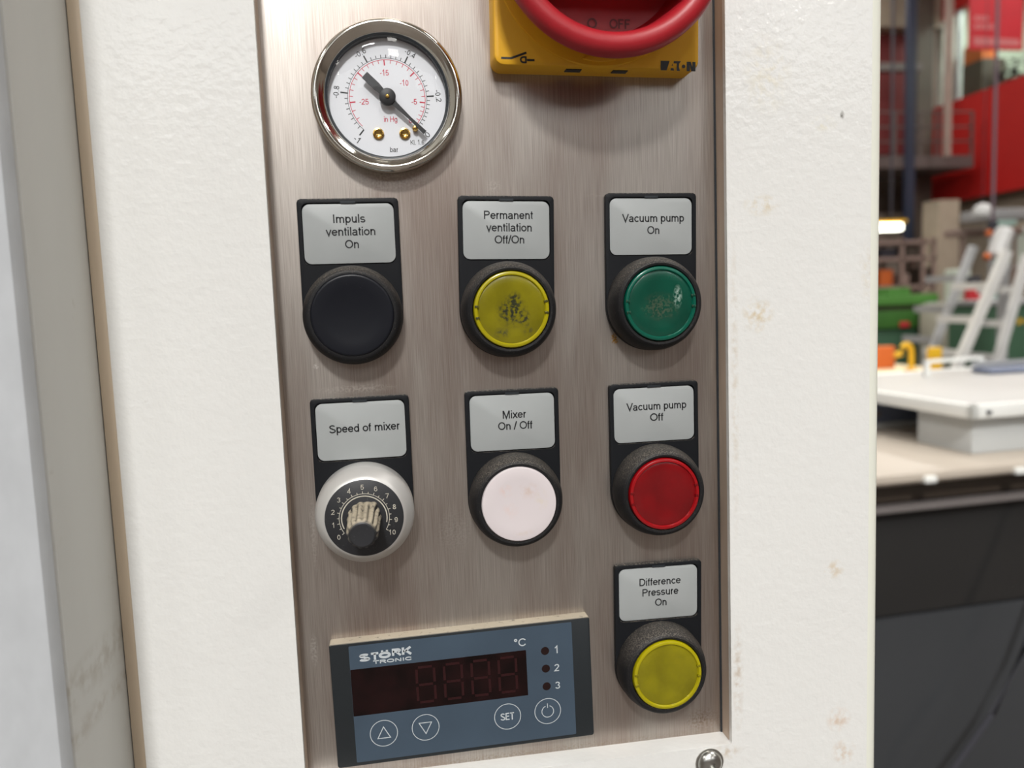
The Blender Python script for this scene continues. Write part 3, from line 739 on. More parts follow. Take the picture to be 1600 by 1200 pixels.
def push_button(x, z, rot, label, lines, kind, lens=None, tall=True):
    t = control_base('push_button', x, z, rot, label, 'button', lines, 'push buttons on the steel panel')
    link('bezel_ring', RING_TALL if tall else RING, M['black_ring'], t, loc=(0, 0, -0.035))
    if kind == 'lens':
        c = link('lens_rim', LENS_RIM, RIM[lens.name], t, loc=(0, 0, -0.035))
        d_ = link('lens_disc', LENS_DISC, lens, t, loc=(0, 0, -0.035), smooth=80)
        for a in (0, 180):
            r_ = math.radians(a + 4)
            for da in (-0.16, 0.16):
                link('locking_tab', boxes([(-0.0006, 0.0006, -0.0111, -0.0098, -0.00035, 0.00035)], 0.0001), lens, c,
                     loc=(0.0107 * math.cos(r_ + da), 0, 0.0107 * math.sin(r_ + da)), rot=(0, -(r_ + da), 0))
    elif kind == 'white':
        link('button_cap', CAP_FLAT, M['white_cap'], t, loc=(0, 0, -0.035))
    else:
        link('button_cap', CAP_BLACK, M['black_cap'], t, loc=(0, 0, -0.035), smooth=80)
    return t

push_button(-47.6, 60.2, -0.2, 'black push button labelled Impuls ventilation On', [('Impuls', 9.5, 0.2, -7.3), ('ventilation', 14.7, 0.4, -11.1), ('On', 4.1, 0.6, -14.9)], 'black', tall=False)
push_button(0.5, 60.1, -1.4, 'yellow push button with black burnt spots, labelled Permanent ventilation', [('Permanent', 15.5, 0.8, -7.1), ('ventilation', 14.3, 0.8, -10.9), ('Off/On', 9.3, 0.9, -14.6)], 'lens', M['yellow_lens_dirty'])
push_button(47.0, 60.2, -0.8, 'green push button labelled Vacuum pump On', [('Vacuum pump', 20.5, 0.7, -9.1), ('On', 4.0, 0.7, -12.9)], 'lens', M['green_lens'])
push_button(0.0, 0.0, -0.4, 'white push button with faint stains, labelled Mixer On / Off', [('Mixer', 7.6, 0.7, -9.3), ('On / Off', 11.2, 0.9, -12.9)], 'white')
push_button(46.7, -0.2, -0.1, 'red push button labelled Vacuum pump Off', [('Vacuum pump', 20.3, 0.8, -9.0), ('Off', 4.7, 0.9, -12.7)], 'lens', M['red_lens'])
push_button(47.1, -60.4, -0.8, 'clean yellow push button beside the controller, labelled Difference Pressure', [('Difference', 14.3, 0.6, -7.8), ('Pressure', 12.5, 0.7, -11.4), ('On', 4.0, 0.8, -15.0)], 'lens', M['yellow_lens'])

# ------------------------------------------------------------------ speed dial
t = control_base('speed_dial', -47.4, 0.2, 0.0, 'silver collared rotary dial with black fluted knob, labelled Speed of mixer', 'dial', [('Speed of mixer', 21.6, 1.1, -10.9)], None)
C0 = (0, 0, -0.035)
link('collar', lathe([(14.6, 1.6), (14.9, 3), (14.9, 8.5), (14.7, 9.6), (14.1, 10.6), (12.6, 12.6), (12.0, 13.3), (11.6, 13.5)], 120), M['satin'], t, loc=C0, smooth=60)
sd = link('scale_disc', lathe([(11.6, 13.5), (11.3, 13.7), (0, 13.7)], 96), M['scale_black'], t, loc=C0)
tk, nums = [], []
for k in range(21):
    a = 214 - k * 12.3
    tk.append([pol(7.3, a), pol(8.1 if k % 2 == 0 else 7.95, a)])
for k in range(11):
    a = 214 - k * 24.6
    x, z = pol(9.35, a)
    nums.append(text_mesh(str(k), 1.45, None, x, z - 0.72, 13.74, 0.0))
arc1 = [pol(7.35, 214 - 246 * q / 80) for q in range(81)]
arc2 = [pol(6.65, 205 - 220 * q / 80) for q in range(81)]
link('scale_marks', join(nums + [stroke(tk, 0.17, 13.74), stroke([arc1], 0.15, 13.73), stroke([arc2], 0.30, 13.73)]), M['scale_print'], sd, smooth=0)
# fluted knob: tapering, with a pointer skirt
bm = bmesh.new()
SEG = 96
def flute(r, h, amp, nose):
    out = []
    for q in range(SEG):
        a = 2 * PI * q / SEG
        rr = r + amp * (0.5 + 0.5 * math.cos(a * 14)) ** 0.6 - amp / 2
        da = (math.degrees(a) - 232 + 180) % 360 - 180
        rr += nose * math.exp(-(da / 13.0) ** 2)
        da2 = (math.degrees(a) - 52 + 180) % 360 - 180
        rr += nose * 0.5 * math.exp(-(da2 / 16.0) ** 2)
        out.append(bm.verts.new((rr * MM * math.cos(a), -h * MM, rr * MM * math.sin(a))))
    return out
rs = [flute(4.9, 13.7, 0.3, 1.5), flute(4.9, 15.0, 0.5, 1.5), flute(4.7, 15.8, 0.7, 0.9), flute(4.4, 16.8, 0.9, 0.2), flute(4.2, 28.5, 0.75, 0), flute(4.0, 30.2, 0.5, 0), flute(3.8, 31.0, 0.0, 0), flute(3.4, 31.3, 0, 0)]
for a, b2 in zip(rs, rs[1:]):
    for q in range(SEG): bm.faces.new((a[q], a[(q + 1) % SEG], b2[(q + 1) % SEG], b2[q]))
bm.faces.new(rs[-1])
kn = link('knob', from_bm(bm), M['knob'], t, loc=C0, smooth=40)
link('end_cap', lathe([(3.5, 31.2), (3.5, 31.6), (3.2, 31.8), (0, 31.6)], 48), M['scale_black'], kn)
link('pointer_mark', stroke([[pol(5.9, 232), pol(7.0, 232)]], 0.5, 15.35), mat('white_mark', (0.8, 0.8, 0.8), 0.4), kn, smooth=0)

# ------------------------------------------------------------------ temperature controller
tc_ = thing('temperature_controller', P(-61.04, 0, -76.76), 'black framed digital temperature controller with blue grey face and dark display', 'controller', rot=(0, -math.radians(0.74), 0))
DWD, DHT = 83.5, 40.9
link('housing', slab(rrect(0, -DHT, DWD, 0, 0.8, 3), 0, 4.2, 0.35), M['housing'], tc_)
FH = 4.32
link('face_foil', slab(rrect(6.0, -39.6, 77.4, -1.2, 0.3, 2), 4.1, FH, 0), M['foil'], tc_, smooth=0)
dw = link('display_window', slab(rrect(6.05, -24.2, 62.0, -8.85, 0.1, 1), FH - .1, FH + .02, 0), M['window'], tc_, smooth=0)
# four unlit seven segment digits behind the tinted window
M['segment'] = mat('unlit_segment', (0.022, 0.002, 0.003), 0.35)
for k in range(4):
    x0 = 26.5 + k * 8.8; x1 = x0 + 5.6; zt, zm, zb = -10.6, -16.4, -22.2
    link('digit', stroke([[(x0 + .6, zt), (x1 - .6, zt)], [(x0 + .6, zm), (x1 - .6, zm)], [(x0 + .6, zb), (x1 - .6, zb)], [(x0, zt - .6), (x0, zm + .6)], [(x1, zt - .6), (x1, zm + .6)], [(x0, zm - .6), (x0, zb + .6)], [(x1, zm - .6), (x1, zb + .6)]], 0.8, FH + .03), M['segment'], dw, smooth=0)
for z in (-9.9, -15.9, -21.95):
    link('indicator_lamp', lathe([(1.35, FH - .1), (1.35, FH + .03), (1.1, FH + .05), (0, FH + .05)], 32), M['led_dark'], tc_, loc=(68.25 * MM, 0, z * MM))
pr = FH + .03
def ringpts(cx, cz, r, n=40, a0=0, a1=360): return [(cx + r * math.cos(math.radians(a0 + (a1 - a0) * q / n)), cz + r * math.sin(math.radians(a0 + (a1 - a0) * q / n))) for q in range(n + 1)]
def closed(p): return p[:-1] + [p[0]]
keys = {'up': (15.05, -30.9), 'down': (28.3, -30.7), 'set': (54.9, -30.55), 'power': (68.2, -30.4)}
for kk, (cx, cz) in keys.items():
    kb = link('key', lathe([(4.25, FH - .05), (4.25, FH + .05), (4.0, FH + .07), (0, FH + .07)], 48), M['foil'], tc_, loc=(cx * MM, 0, cz * MM))
    h = FH + .10
    ms = [stroke([closed(ringpts(0, 0, 4.3))], 0.22, h)]
    if kk == 'up': ms.append(stroke([[(-2.0, -1.6), (2.0, -1.6), (0, 2.1), (-2.0, -1.6)]], 0.26, h))
    if kk == 'down': ms.append(stroke([[(-2.0, 1.6), (0, -2.1), (2.0, 1.6), (-2.0, 1.6)]], 0.26, h))
    if kk == 'set': ms.append(text_mesh('SET', 2.5, 4.6, 0, -1.2, h, 0.03))
    if kk == 'power': ms += [stroke([ringpts(0, -0.1, 1.95, 30, 110, 430)], 0.24, h), stroke([[(0, 1.1), (0, 2.6)]], 0.24, h)]
    link('key_symbol', join(ms), M['foil_print'], kb, smooth=0)
# face lettering
logo = [text_mesh('S', 2.4, 3.6, 10.7, -6.5, pr, 0.07), text_mesh('T', 2.4, 3.1, 13.9, -6.4, pr, 0.08), text_mesh('O', 2.0, 4.0, 17.0, -6.2, pr, 0.09), text_mesh('R', 2.3, 3.2, 20.8, -5.8, pr, 0.07), text_mesh('K', 2.4, 3.4, 24.0, -5.8, pr, 0.075),
        flatpoly([[(15.9, -4.3), (16.6, -4.3), (16.6, -3.6), (15.9, -3.6)], [(17.4, -4.3), (18.1, -4.3), (18.1, -3.6), (17.4, -3.6)]], pr),
        text_mesh('TRONIC', 1.1, 12.4, 19.2, -7.75, pr, 0.04)]
link('maker_mark', join(logo), M['foil_print'], tc_, smooth=0)
link('unit_symbol', text_mesh(chr(176) + 'C', 2.6, 3.9, 60.2, -7.4, pr, 0.012), M['foil_print'], tc_, smooth=0)
for n_, z_ in (('1', -11.1), ('2', -17.2), ('3', -23.2)):
    link('lamp_figure', text_mesh(n_, 2.4, None, 71.9, z_, pr, 0.012), M['foil_print'], tc_, smooth=0)

# ------------------------------------------------------------------ the hall behind, seen past the cabinet's edge
def atx(px, py, x):
    """world point where the line of sight through a pixel meets the plane x (metres)"""
    d = R3 @ Vector(((px - 800) / F_PX, 1, -(py - 600) / F_PX))
    return CAM + d * ((x - CAM[0]) / d[0])
def solid(name, c, rough=0.6, metal=0.0, **k):
    return mat(name, c, rough, metal, noise=k.get('noise', (3, 0.08, (1, 1, 1))), emit=k.get('emit'), estr=k.get('estr', 0))
def wbox(px0, py0, px1, py1, y, dep, floor=False, z1=None):
    """box whose front face, at depth y, spans the given part of the view; it goes back by dep metres"""
    a, b_ = at(px0, (py0 + py1) / 2, y), at(px1, (py0 + py1) / 2, y)
    xm = (px0 + px1) / 2
    zt, zb = at(xm, py0, y).z, at(xm, py1, y).z
    return (min(a.x, b_.x), max(a.x, b_.x), y, y + dep, 0.0 if floor else zb, zt)
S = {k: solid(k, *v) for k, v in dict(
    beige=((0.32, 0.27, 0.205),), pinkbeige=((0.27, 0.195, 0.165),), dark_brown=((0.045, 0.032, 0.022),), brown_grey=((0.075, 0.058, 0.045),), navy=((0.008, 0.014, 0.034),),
    grey_steel=((0.10, 0.08, 0.075), 0.5), green=((0.035, 0.13, 0.015),), light_green=((0.07, 0.22, 0.035),), deep_green=((0.04, 0.10, 0.055),), orange=((0.55, 0.12, 0.02),),
    yellow=((0.72, 0.42, 0.01),), white_metal=((0.62, 0.62, 0.61), 0.35), silver=((0.45, 0.46, 0.47), 0.4, 0.4), office=((0.55, 0.60, 0.52),), red_item=((0.50, 0.02, 0.03),),
    banner=((0.46, 0.003, 0.012), 0.6), banner_print=((0.50, 0.14, 0.14),), dark_item=((0.03, 0.03, 0.04),), table_white=((0.50, 0.49, 0.47), 0.45), trim_white=((0.82, 0.83, 0.80), 0.3),
    housing_grey=((0.52, 0.54, 0.54), 0.4), housing_side=((0.48, 0.45, 0.37), 0.4), deck=((0.50, 0.44, 0.37), 0.45), smoked=((0.022, 0.022, 0.022), 0.16), smoked_low=((0.040, 0.043, 0.047), 0.22),
    bar=((0.20, 0.18, 0.175), 0.4, 0.3), teal=((0.35, 0.50, 0.45),), cream=((0.80, 0.68, 0.45), 0.4), navy_grey=((0.15, 0.175, 0.25),)).items()}

XR_ = 13.3
zt1 = atx(1560, 132, XR_).z; zb1 = atx(1560, 301, XR_).z; zf = atx(1480, 23, XR_).z
yc = atx(1455, 200, XR_).y
def opart(name, bx, m, par=None):
    if par: return link(name, boxes([bx]), m, par, smooth=0)
    return struct(name, boxes([bx]), m)
GE = HALL_Y1 - 0.02
opart('wall_gallery', (XR_, XR_ + 0.25, 4, GE, zb1, zt1), M['redpaint'])
opart('trim_1', (XR_, XR_ + 0.25, 4, GE, zf, HALL_H - .02), M['redpaint'])
opart('floor_gallery', (XR_ + 0.25, HALL_X1 - .02, 4, GE, zb1, zb1 + 0.3), S['brown_grey'])
opart('wall_under_gallery', (XR_ + 0.4, XR_ + 0.6, 4, GE, 0, zb1), S['beige'])
opart('wall_gallery_end', (XR_ + .3, XR_ + 2.8, GE - .15, GE, zb1 + 0.3, zf + 0.6), S['office'])
opart('wall_gallery_rear', (XR_ + 2.8, XR_ + 2.9, 4, GE, zb1 + 0.3, zf + 0.6), S['office'])
M['pane'] = thin_glass('office_glass', (0.93, 0.97, 0.93), ior=1.4)
for k, (ya, yb) in enumerate(((5.55, 7.85), (7.95, 10.25), (10.35, 12.65), (12.75, 15.05), (15.15, 17.15))):
    wd_ = opart('window_%d' % (k + 8), (XR_ + 0.06, XR_ + 0.16, yb, yb + .1, zt1, zf), S['silver'])
    opart('pane', (XR_ + 0.10, XR_ + 0.11, ya, yb, zt1, zf), M['pane'], wd_)
area('office_lamp', (XR_ + 1.4, 14.0, zf + 0.5), (0.8, 6.0), 420, (0.95, 1.0, 0.95))
q = atx(1502, 105, XR_ + .6)
cbx = thing('filing_cabinet', (q.x + .3, min(q.y, 17.5), zb1 + .3), 'brown filing cabinet with an orange box on top behind the office glass', 'cabinet')
link('carcass', boxes([(-.3, .3, -.45, .45, 0, q.z - zb1 - .3)]), S['brown_grey'], cbx, smooth=0)
link('box', boxes([(-.2, .2, -.3, .3, q.z - zb1 - .3, q.z - zb1 + .15)]), S['orange'], cbx, smooth=0)
q = atx(1582, 88, XR_ + 1.0)
hh = q.z - zb1 - .3
pl = thing('potted_plant', (q.x, q.y, zb1 + .3), 'dark leafy plant standing behind the office glass under the banner', 'plant')
link('pot', boxes([(-.2, .2, -.2, .2, 0, .45)], 0.02), S['brown_grey'], pl)
bm = bmesh.new()
for k in range(60):
    a, e, r = random.uniform(0, 6.28), random.uniform(-0.4, 1.4), random.uniform(.15, .45)
    c = Vector((r * math.cos(a) * math.cos(e), r * math.sin(a) * math.cos(e), hh - .55 + r * 1.1 * math.sin(e)))
    d = Vector((random.uniform(-1, 1), random.uniform(-1, 1), random.uniform(-.6, .6))).normalized() * .16
    e2 = d.cross(Vector((0, 0, 1))).normalized() * .06
    bm.faces.new([bm.verts.new(v) for v in (c - d, c + e2, c + d, c - e2)])
fo = link('foliage', from_bm(bm), S['dark_item'], pl, smooth=0)
link('stem', boxes([(-.02, .02, -.02, .02, .4, hh - .4)]), S['brown_grey'], pl, smooth=0)

# end wall details
YW = HALL_Y1
def fix(name, bx, m, label, cat, group=None):
    return setp(link(name, boxes([bx]), m, smooth=0), label, cat, group)
fix('wall_panel', wbox(1330, 45, 1419, 242, YW - 0.06, 0.06), M['shaded_red'], 'red wall panel with shade in its colour behind the gallery railing', 'panel')
fix('roof_beam', (6.0, XR_, YW - 0.5, YW, at(1410, 42, YW - .5).z, HALL_H), S['beige'], 'beige roof beam running above the shaded red wall panel', 'beam')
fix('walkway_shade_panel', (6.0, XR_, YW - 0.05, YW, at(1420, 332, YW).z, at(1420, 246, YW).z), S['dark_brown'], 'dark brown panel standing for the shade under the walkway', 'panel')  # added panel that carries the shade under the walkway in its brown
# walkway with railing
YK = 16.2
a, b_ = at(1300, 250, YK), at(1521, 250, YK)
zs, zl = at(1450, 243, YK).z, at(1450, 262, YK).z
wk = thing('walkway', (a.x, YK, 0), 'grey steel walkway with open railing crossing in front of the red gallery', 'walkway')
def wpart(name, bx, m):
    me = boxes([bx]); me.transform(Matrix.Translation((-a.x, -YK, 0)))
    return link(name, me, m, wk, smooth=0)
wpart('deck', (a.x, b_.x, YK, YW - .3, zl, zs), S['grey_steel'])
zr = at(1450, 174, YK).z
for f_ in (1.0, 0.66, 0.33):
    wpart('rail', (a.x, b_.x, YK + .02, YK + .07, zs + (zr - zs) * f_ - .015, zs + (zr - zs) * f_ + .015), S['grey_steel'])
for px in (1400, 1440, 1467, 1521):
    x = at(px, 210, YK).x
    wpart('post', (x - .02, x + .02, YK + .02, YK + .08, zs, zr), S['grey_steel'])
wpart('support', (a.x, a.x + .3, YK + .5, YK + .8, 0, zl), S['grey_steel'])
wpart('support', (at(1452, 300, YK).x, at(1452, 300, YK).x + .16, YK + .6, YK + .76, 0, zl), S['dark_brown'])
fix('handrail_beam', (6.0, at(1442, 105, 17).x, 17.0, 17.2, at(1410, 110, 17).z, at(1410, 98, 17).z), S['grey_steel'], 'broad grey beam crossing the shaded red wall panel', 'beam')
def column(px0, px1, py, y, m, label, top=None):
    x0, x1 = at(px0, py, y).x, at(px1, py, y).x
    return setp(link('column', boxes([(x0, x1, y, y + .1, 0 if top is None else top, HALL_H)]), m, smooth=0), label, 'column')
column(1418, 1431, 150, 15.4, S['navy'], 'slim dark blue column beside the shaded red wall panel', at(1425, 385, 15.4).z)
column(1433, 1458, 150, 17.4, S['brown_grey'], 'broad brown column behind the walkway railing')
column(1479, 1488, 150, 15.6, S['pinkbeige'], 'thin beige post standing before the red parapet', at(1483, 243, 15.6).z)
fix('pillar_block', wbox(1466, 312, 1498, 470, 14.6, .5, True), S['beige'], 'wide beige pillar standing under the red gallery', 'pillar')
# strip lamp under the walkway
lp = thing('strip_lamp', at(1392, 355, 15.0), 'bright white strip lamp glowing under the walkway', 'lamp')
q0, q1 = at(1360, 354, 15.0), at(1407, 354, 15.0)
M['lamp_on'] = mat('lamp_on', (1, 1, 1), emit=(1.0, 1.0, 0.85), estr=9)
o = q0 - lp.location
link('tube', boxes([(q0.x - lp.location.x, q1.x - lp.location.x, -.1, .1, -.07, .07)], .03), M['lamp_on'], lp)
link('hood', boxes([(q0.x - lp.location.x - .02, q1.x - lp.location.x + .04, -.16, .16, .085, .14)]), S['yellow'], lp, smooth=0)
link('hanger', boxes([(-.02, .02, -.02, .02, .14, HALL_H - lp.location.z)]), S['dark_item'], lp, smooth=0)

# banner and cable hung from the roof
b0, b1 = at(1513, 78, 11.0), at(1597, 78, 11.0)
bn = thing('banner', ((b0.x + b1.x) / 2, 11.0, b0.z), 'bright red hanging banner with faded pale print and stripe', 'banner')
wd = (b1.x - b0.x) / 2
link('cloth', boxes([(-wd, wd, -.01, .01, 0, 2.2)]), S['banner'], bn, smooth=0)
link('stripe', flatpoly([[(-wd * 1000 * .82, 60 * 1), (wd * 920, 60), (wd * 860, 160), (-wd * 850, 190)]], 12), S['banner_print'], bn, smooth=0)
bars = []
for r_, zz in enumerate((300, 420)):
    for k in range(4 - r_):
        bars.append([(-wd * 820 + k * 85, zz), (-wd * 820 + k * 85 + 68, zz), (-wd * 820 + k * 85 + 68, zz + 75), (-wd * 820 + k * 85, zz + 75)])
link('faded_print', flatpoly(bars[:4], 12), S['banner_print'], bn, smooth=0)
link('faded_print', flatpoly(bars[4:], 12), S['banner_print'], bn, smooth=0)
link('hanging_cord', boxes([(-wd + .05, -wd + .07, -.01, .01, 2.2, HALL_H - b0.z)]), S['dark_item'], bn, smooth=0)
link('hanging_cord', boxes([(wd - .07, wd - .05, -.01, .01, 2.2, HALL_H - b0.z)]), S['dark_item'], bn, smooth=0)
c0 = at(1551, 345, 6.0); 
cb = setp(link('hanging_cable', tube([(c0.x, 6.0, HALL_H), (c0.x, 6.0, c0.z + 2), (c0.x, 6.0, c0.z)], .014, 8), solid('mauve_grey_cable', (0.13, 0.09, 0.11))), 'grey cable hanging down from the roof in front of the banner', 'cable')
link('plug', boxes([(c0.x - .03, c0.x + .03, 5.97, 6.03, c0.z - .1, c0.z)], .01), S['dark_item'], cb)

# duct and fittings under the gallery
def hung(name, bx, m, label, cat, par=None):
    t = thing(name, ((bx[0] + bx[1]) / 2, bx[2], bx[4]), label, cat)
    me = boxes([bx], .02); me.transform(Matrix.Translation(-t.location)); link('casing', me, m, t)
    for x in (bx[0] + .1, bx[1] - .1):
        me = boxes([(x - .02, x + .02, bx[2] + .03, bx[2] + .07, 0, bx[4])]); me.transform(Matrix.Translation(-t.location)); link('leg', me, m, t, smooth=0)
    return t
hung('ventilation_duct', wbox(1543, 325, 1640, 341, 9.0, .5), S['silver'], 'silver ventilation duct running under the red gallery', 'duct')
hung('cable_tray', wbox(1498, 356, 1600, 368, 9.6, .3), S['pinkbeige'], 'pinkish cable tray below the silver duct', 'tray')
hung('wall_monitor', wbox(1552, 344, 1590, 352, 8.6, .1), S['teal'], 'small pale teal box hung under the silver duct', 'box')
lt = thing('dome_lamp', at(1535, 345, 8.2), 'round white dome lamp hanging beside the silver duct', 'lamp')
bm = bmesh.new()
bmesh.ops.create_uvsphere(bm, u_segments=24, v_segments=12, radius=.11)
for v in bm.verts: v.co.z = max(v.co.z, -.03) + .09
link('shade', from_bm(bm), S['white_metal'], lt)
link('hanger', boxes([(-.003, .003, -.003, .003, .19, HALL_H - lt.location.z)]), S['dark_item'], lt, smooth=0)

# storage rack at the back, under the walkway
ra = at(1376, 420, 12.5); rb = at(1462, 420, 12.5)
rk = thing('storage_rack', (ra.x - 1.0, 12.5, 0), 'open storage rack with pinkish shelves under the walkway', 'rack')
def rp(name, bx, m):
    me = boxes([bx]); me.transform(Matrix.Translation(-rk.location)); return link(name, me, m, rk, smooth=0)
for z in (0.25, 0.95, at(1420, 448, 12.5).z, at(1420, 404, 12.5).z, at(1420, 378, 12.5).z):
    rp('shelf', (ra.x - 1.0, rb.x, 12.5, 13.1, z - .03, z + .03), S['pinkbeige'])
for x in (ra.x - 1.0, at(1408, 400, 12.5).x, at(1441, 400, 12.5).x, rb.x - .05):
    rp('upright', (x, x + .06, 12.5, 12.56, 0, at(1420, 372, 12.5).z), S['pinkbeige'])
    rp('upright', (x, x + .06, 13.04, 13.1, 0, at(1420, 372, 12.5).z), S['pinkbeige'])
zsh = at(1420, 448, 12.5).z + .03
z2 = at(1420, 404, 12.5).z + .03
for px0, px1, hgt, zz, m, nm, lab in ((1378, 1398, .28, zsh, S['orange'], 'storage_bin', 'dull orange bin on the storage rack nearest the white cabinet'), (1412, 1424, .2, zsh, S['pinkbeige'], 'storage_bin', 'small pink carton on the storage rack'),
        (1444, 1458, .3, zsh, S['dark_brown'], 'storage_bin', 'dark brown carton on the storage rack beside the beige pillar'), (1380, 1404, .16, z2, S['dark_item'], 'storage_bin', 'black low box on the upper rack shelf'), (1420, 1438, .2, z2, S['brown_grey'], 'storage_bin', 'brown box on the upper rack shelf')):
    x0, x1 = at(px0, 430, 12.55).x, at(px1, 430, 12.55).x
    setp(link(nm, boxes([(x0, x1, 12.6, 13.0, zz, zz + hgt)], .01), m), lab, 'box', 'boxes on the storage rack')

# green machine
def multi(name, loc, label, cat, parts):
    t = thing(name, loc, label, cat)
    for nm, bx, m in parts:
        me = boxes([bx], .008); me.transform(Matrix.Translation(-Vector(loc))); link(nm, me, m, t)
    return t
G0 = 7.5
gx0, gx1 = at(1340, 500, G0).x, at(1466, 500, G0).x
multi('green_lathe', (gx0, G0, 0), 'long green machine tool with lighter green bed and grey slide', 'machine', [
    ('bed', (gx0, gx1, G0, G0 + .8, at(1420, 476, G0).z, at(1420, 460, G0).z), S['light_green']),
    ('dark_gap', (gx0, gx1 - .1, G0 + .05, G0 + .8, at(1420, 484, G0).z, at(1420, 476, G0).z), S['dark_brown']),  # dark gap between bed and base, filled with a brown box
    ('base', (gx0, gx1 - .06, G0, G0 + .8, at(1420, 512, G0).z, at(1420, 484, G0).z), S['green']),
    ('plinth', (gx0, gx1 - .1, G0 + .05, G0 + .75, 0, at(1420, 512, G0).z), S['deep_green']),
    ('headstock', (at(1400, 450, G0).x, at(1432, 450, G0).x, G0 + .1, G0 + .6, at(1420, 461, G0).z, at(1420, 449, G0).z), S['light_green']),
    ('slide', (at(1445, 475, G0).x, at(1478, 475, G0).x, G0 - .06, G0 + .3, at(1460, 480, G0).z, at(1460, 472, G0).z), S['silver']),
    ('nameplate', (at(1405, 505, G0).x, at(1420, 505, G0).x, G0 - .02, G0 + .02, at(1412, 511, G0).z, at(1412, 503, G0).z), S['red_item'])])
# workbench with yellow things
W0 = 4.2
bz = at(1410, 561, 5.0).z
wx0, wx1 = at(1340, 570, W0).x, at(1478, 570, W0).x
bench = multi('workbench', (wx0, W0, 0), 'brightly lit cream topped workbench behind the white machine table', 'bench', [
    ('worktop', (wx0, wx1, W0 - .3, W0 + .85, bz - .06, bz), S['cream']),
    ('leg', (wx0, wx0 + .06, W0 - .3, W0 - .24, 0, bz - .06), S['grey_steel']), ('leg', (wx1 - .06, wx1, W0 - .3, W0 - .24, 0, bz - .06), S['grey_steel']),
    ('leg', (wx0, wx0 + .06, W0 + .54, W0 + .6, 0, bz - .06), S['grey_steel']), ('leg', (wx1 - .06, wx1, W0 + .54, W0 + .6, 0, bz - .06), S['grey_steel'])])
area('bench_lamp', (at(1400, 560, W0).x, W0 + .1, bz + 1.3), (0.5, 0.25), 14, (1.0, 0.88, 0.62))
ox0, ox1 = at(1365, 555, W0 + .2).x, at(1399, 555, W0 + .2).x
setp(link('crate', boxes([(ox0, ox1, W0 + .2, W0 + .26, bz, at(1385, 541, W0 + .2).z)], .01), S['orange']), 'orange brown crate on the cream workbench', 'crate')
hx0, hx1 = at(1408, 550, W0).x, at(1424, 550, W0).x
zt = at(1415, 536, W0).z
pts = [(hx0 - .04, W0, bz + .10)] + [((hx0 + hx1) / 2 + (hx1 - hx0) / 2 * math.cos(math.radians(t)), W0, zt - .06 + .05 * math.sin(math.radians(t))) for t in range(180, -1, -20)] + [(hx1, W0, bz + .012)]
hk = thing('hose_hook', (hx1, W0, bz), 'bent yellow hook shaped hose on the cream workbench', 'hose')
me = tube(pts, .017, 10); me.transform(Matrix.Translation((-hx1, -W0, -bz))); link('hose', me, S['yellow'], hk)
link('foot', boxes([(-.03, .03, -.03, .03, 0, .012)]), S['yellow'], hk, smooth=0)
setp(link('yellow_container', boxes([(at(1454, 560, 3.95).x, at(1473, 560, 3.95).x, 3.95, 3.99, bz, at(1462, 543, 3.95).z)], .012), S['yellow']), 'yellow container with square sides at the end of the workbench', 'container')

# slanting aluminium frames (step ladders) in the middle distance
def slant(pa, pb, y, wx, m, name, par, off_):
    A, B = at(*pa, y), at(*pb, y)
    d = (B - A).normalized()
    B = A + d * ((0.0 - A.z) / d.z)
    me = beam(A - off_, B - off_, wx, .05)
    return link(name, me, m, par, smooth=0)
for (pa, pb, y, wx, lab, m) in (((1521, 385), (1455, 552), 5.4, .05, 'slanting grey aluminium ladder nearest the green machine', S['silver']),
                                ((1573, 392), (1487, 592), 4.8, .06, 'broad bright aluminium ladder leaning across the grey cart', S['white_metal']),
                                ((1606, 398), (1563, 548), 5.0, .055, 'white ladder standing before the dark green cabinet', S['white_metal'])):
    A = at(*pa, y)
    t = thing('step_ladder', (A.x, y, 0), lab, 'ladder', 'slanting ladders in the hall')
    O = Vector((A.x, y, 0))
    slant(pa, pb, y, wx, m, 'stile', t, O)
    slant((pa[0] + 0, pa[1]), (pb[0], pb[1]), y + .38, wx, m, 'stile', t, O)
    A2, B2 = at(*pa, y), at(*pb, y); d = (B2 - A2).normalized()
    for k in range(1, 8):
        p_ = A2 + d * (.26 * k)
        if p_.z < .15: break
        link('rung', beam(p_ - O, p_ + Vector((0, .40, 0)) - O, .05, .03), m, t, smooth=0)
# cart with red canister
K0 = 6.9
kx0, kx1 = at(1488, 500, K0).x, at(1552, 500, K0).x
kz = at(1520, 474, K0).z
multi('tool_cart', (kx0, K0, 0), 'pale grey tool cart with panels behind the slanting ladders', 'cart', [
    ('body', (kx0, kx1, K0, K0 + .5, .12, kz), S['housing_side']), ('drawer_front', (kx0 + .02, kx1 - .02, K0 - .015, K0, kz - .3, kz - .04), S['silver']),
    ('drawer_front', (kx0 + .02, kx1 - .02, K0 - .015, K0, kz - .62, kz - .33), S['silver']),
    ('castor', (kx0 + .03, kx0 + .09, K0 + .05, K0 + .12, 0, .12), S['dark_item']), ('castor', (kx1 - .09, kx1 - .03, K0 + .05, K0 + .12, 0, .12), S['dark_item']),
    ('castor', (kx0 + .03, kx0 + .09, K0 + .38, K0 + .45, 0, .12), S['dark_item']), ('castor', (kx1 - .09, kx1 - .03, K0 + .38, K0 + .45, 0, .12), S['dark_item'])])
cx0, cx1 = at(1518, 460, K0 + .1).x, at(1537, 460, K0 + .1).x
ct = multi('red_canister', (cx0, K0 + .1, kz), 'red canister with a black cap standing on the grey cart', 'canister', [
    ('body', (cx0, cx1, K0 + .1, K0 + .2, kz, at(1527, 452, K0 + .1).z), S['red_item']), ('cap', (cx0 + .0, cx1 - .02, K0 + .11, K0 + .19, at(1527, 452, K0 + .1).z, at(1527, 431, K0 + .1).z), S['dark_item'])])
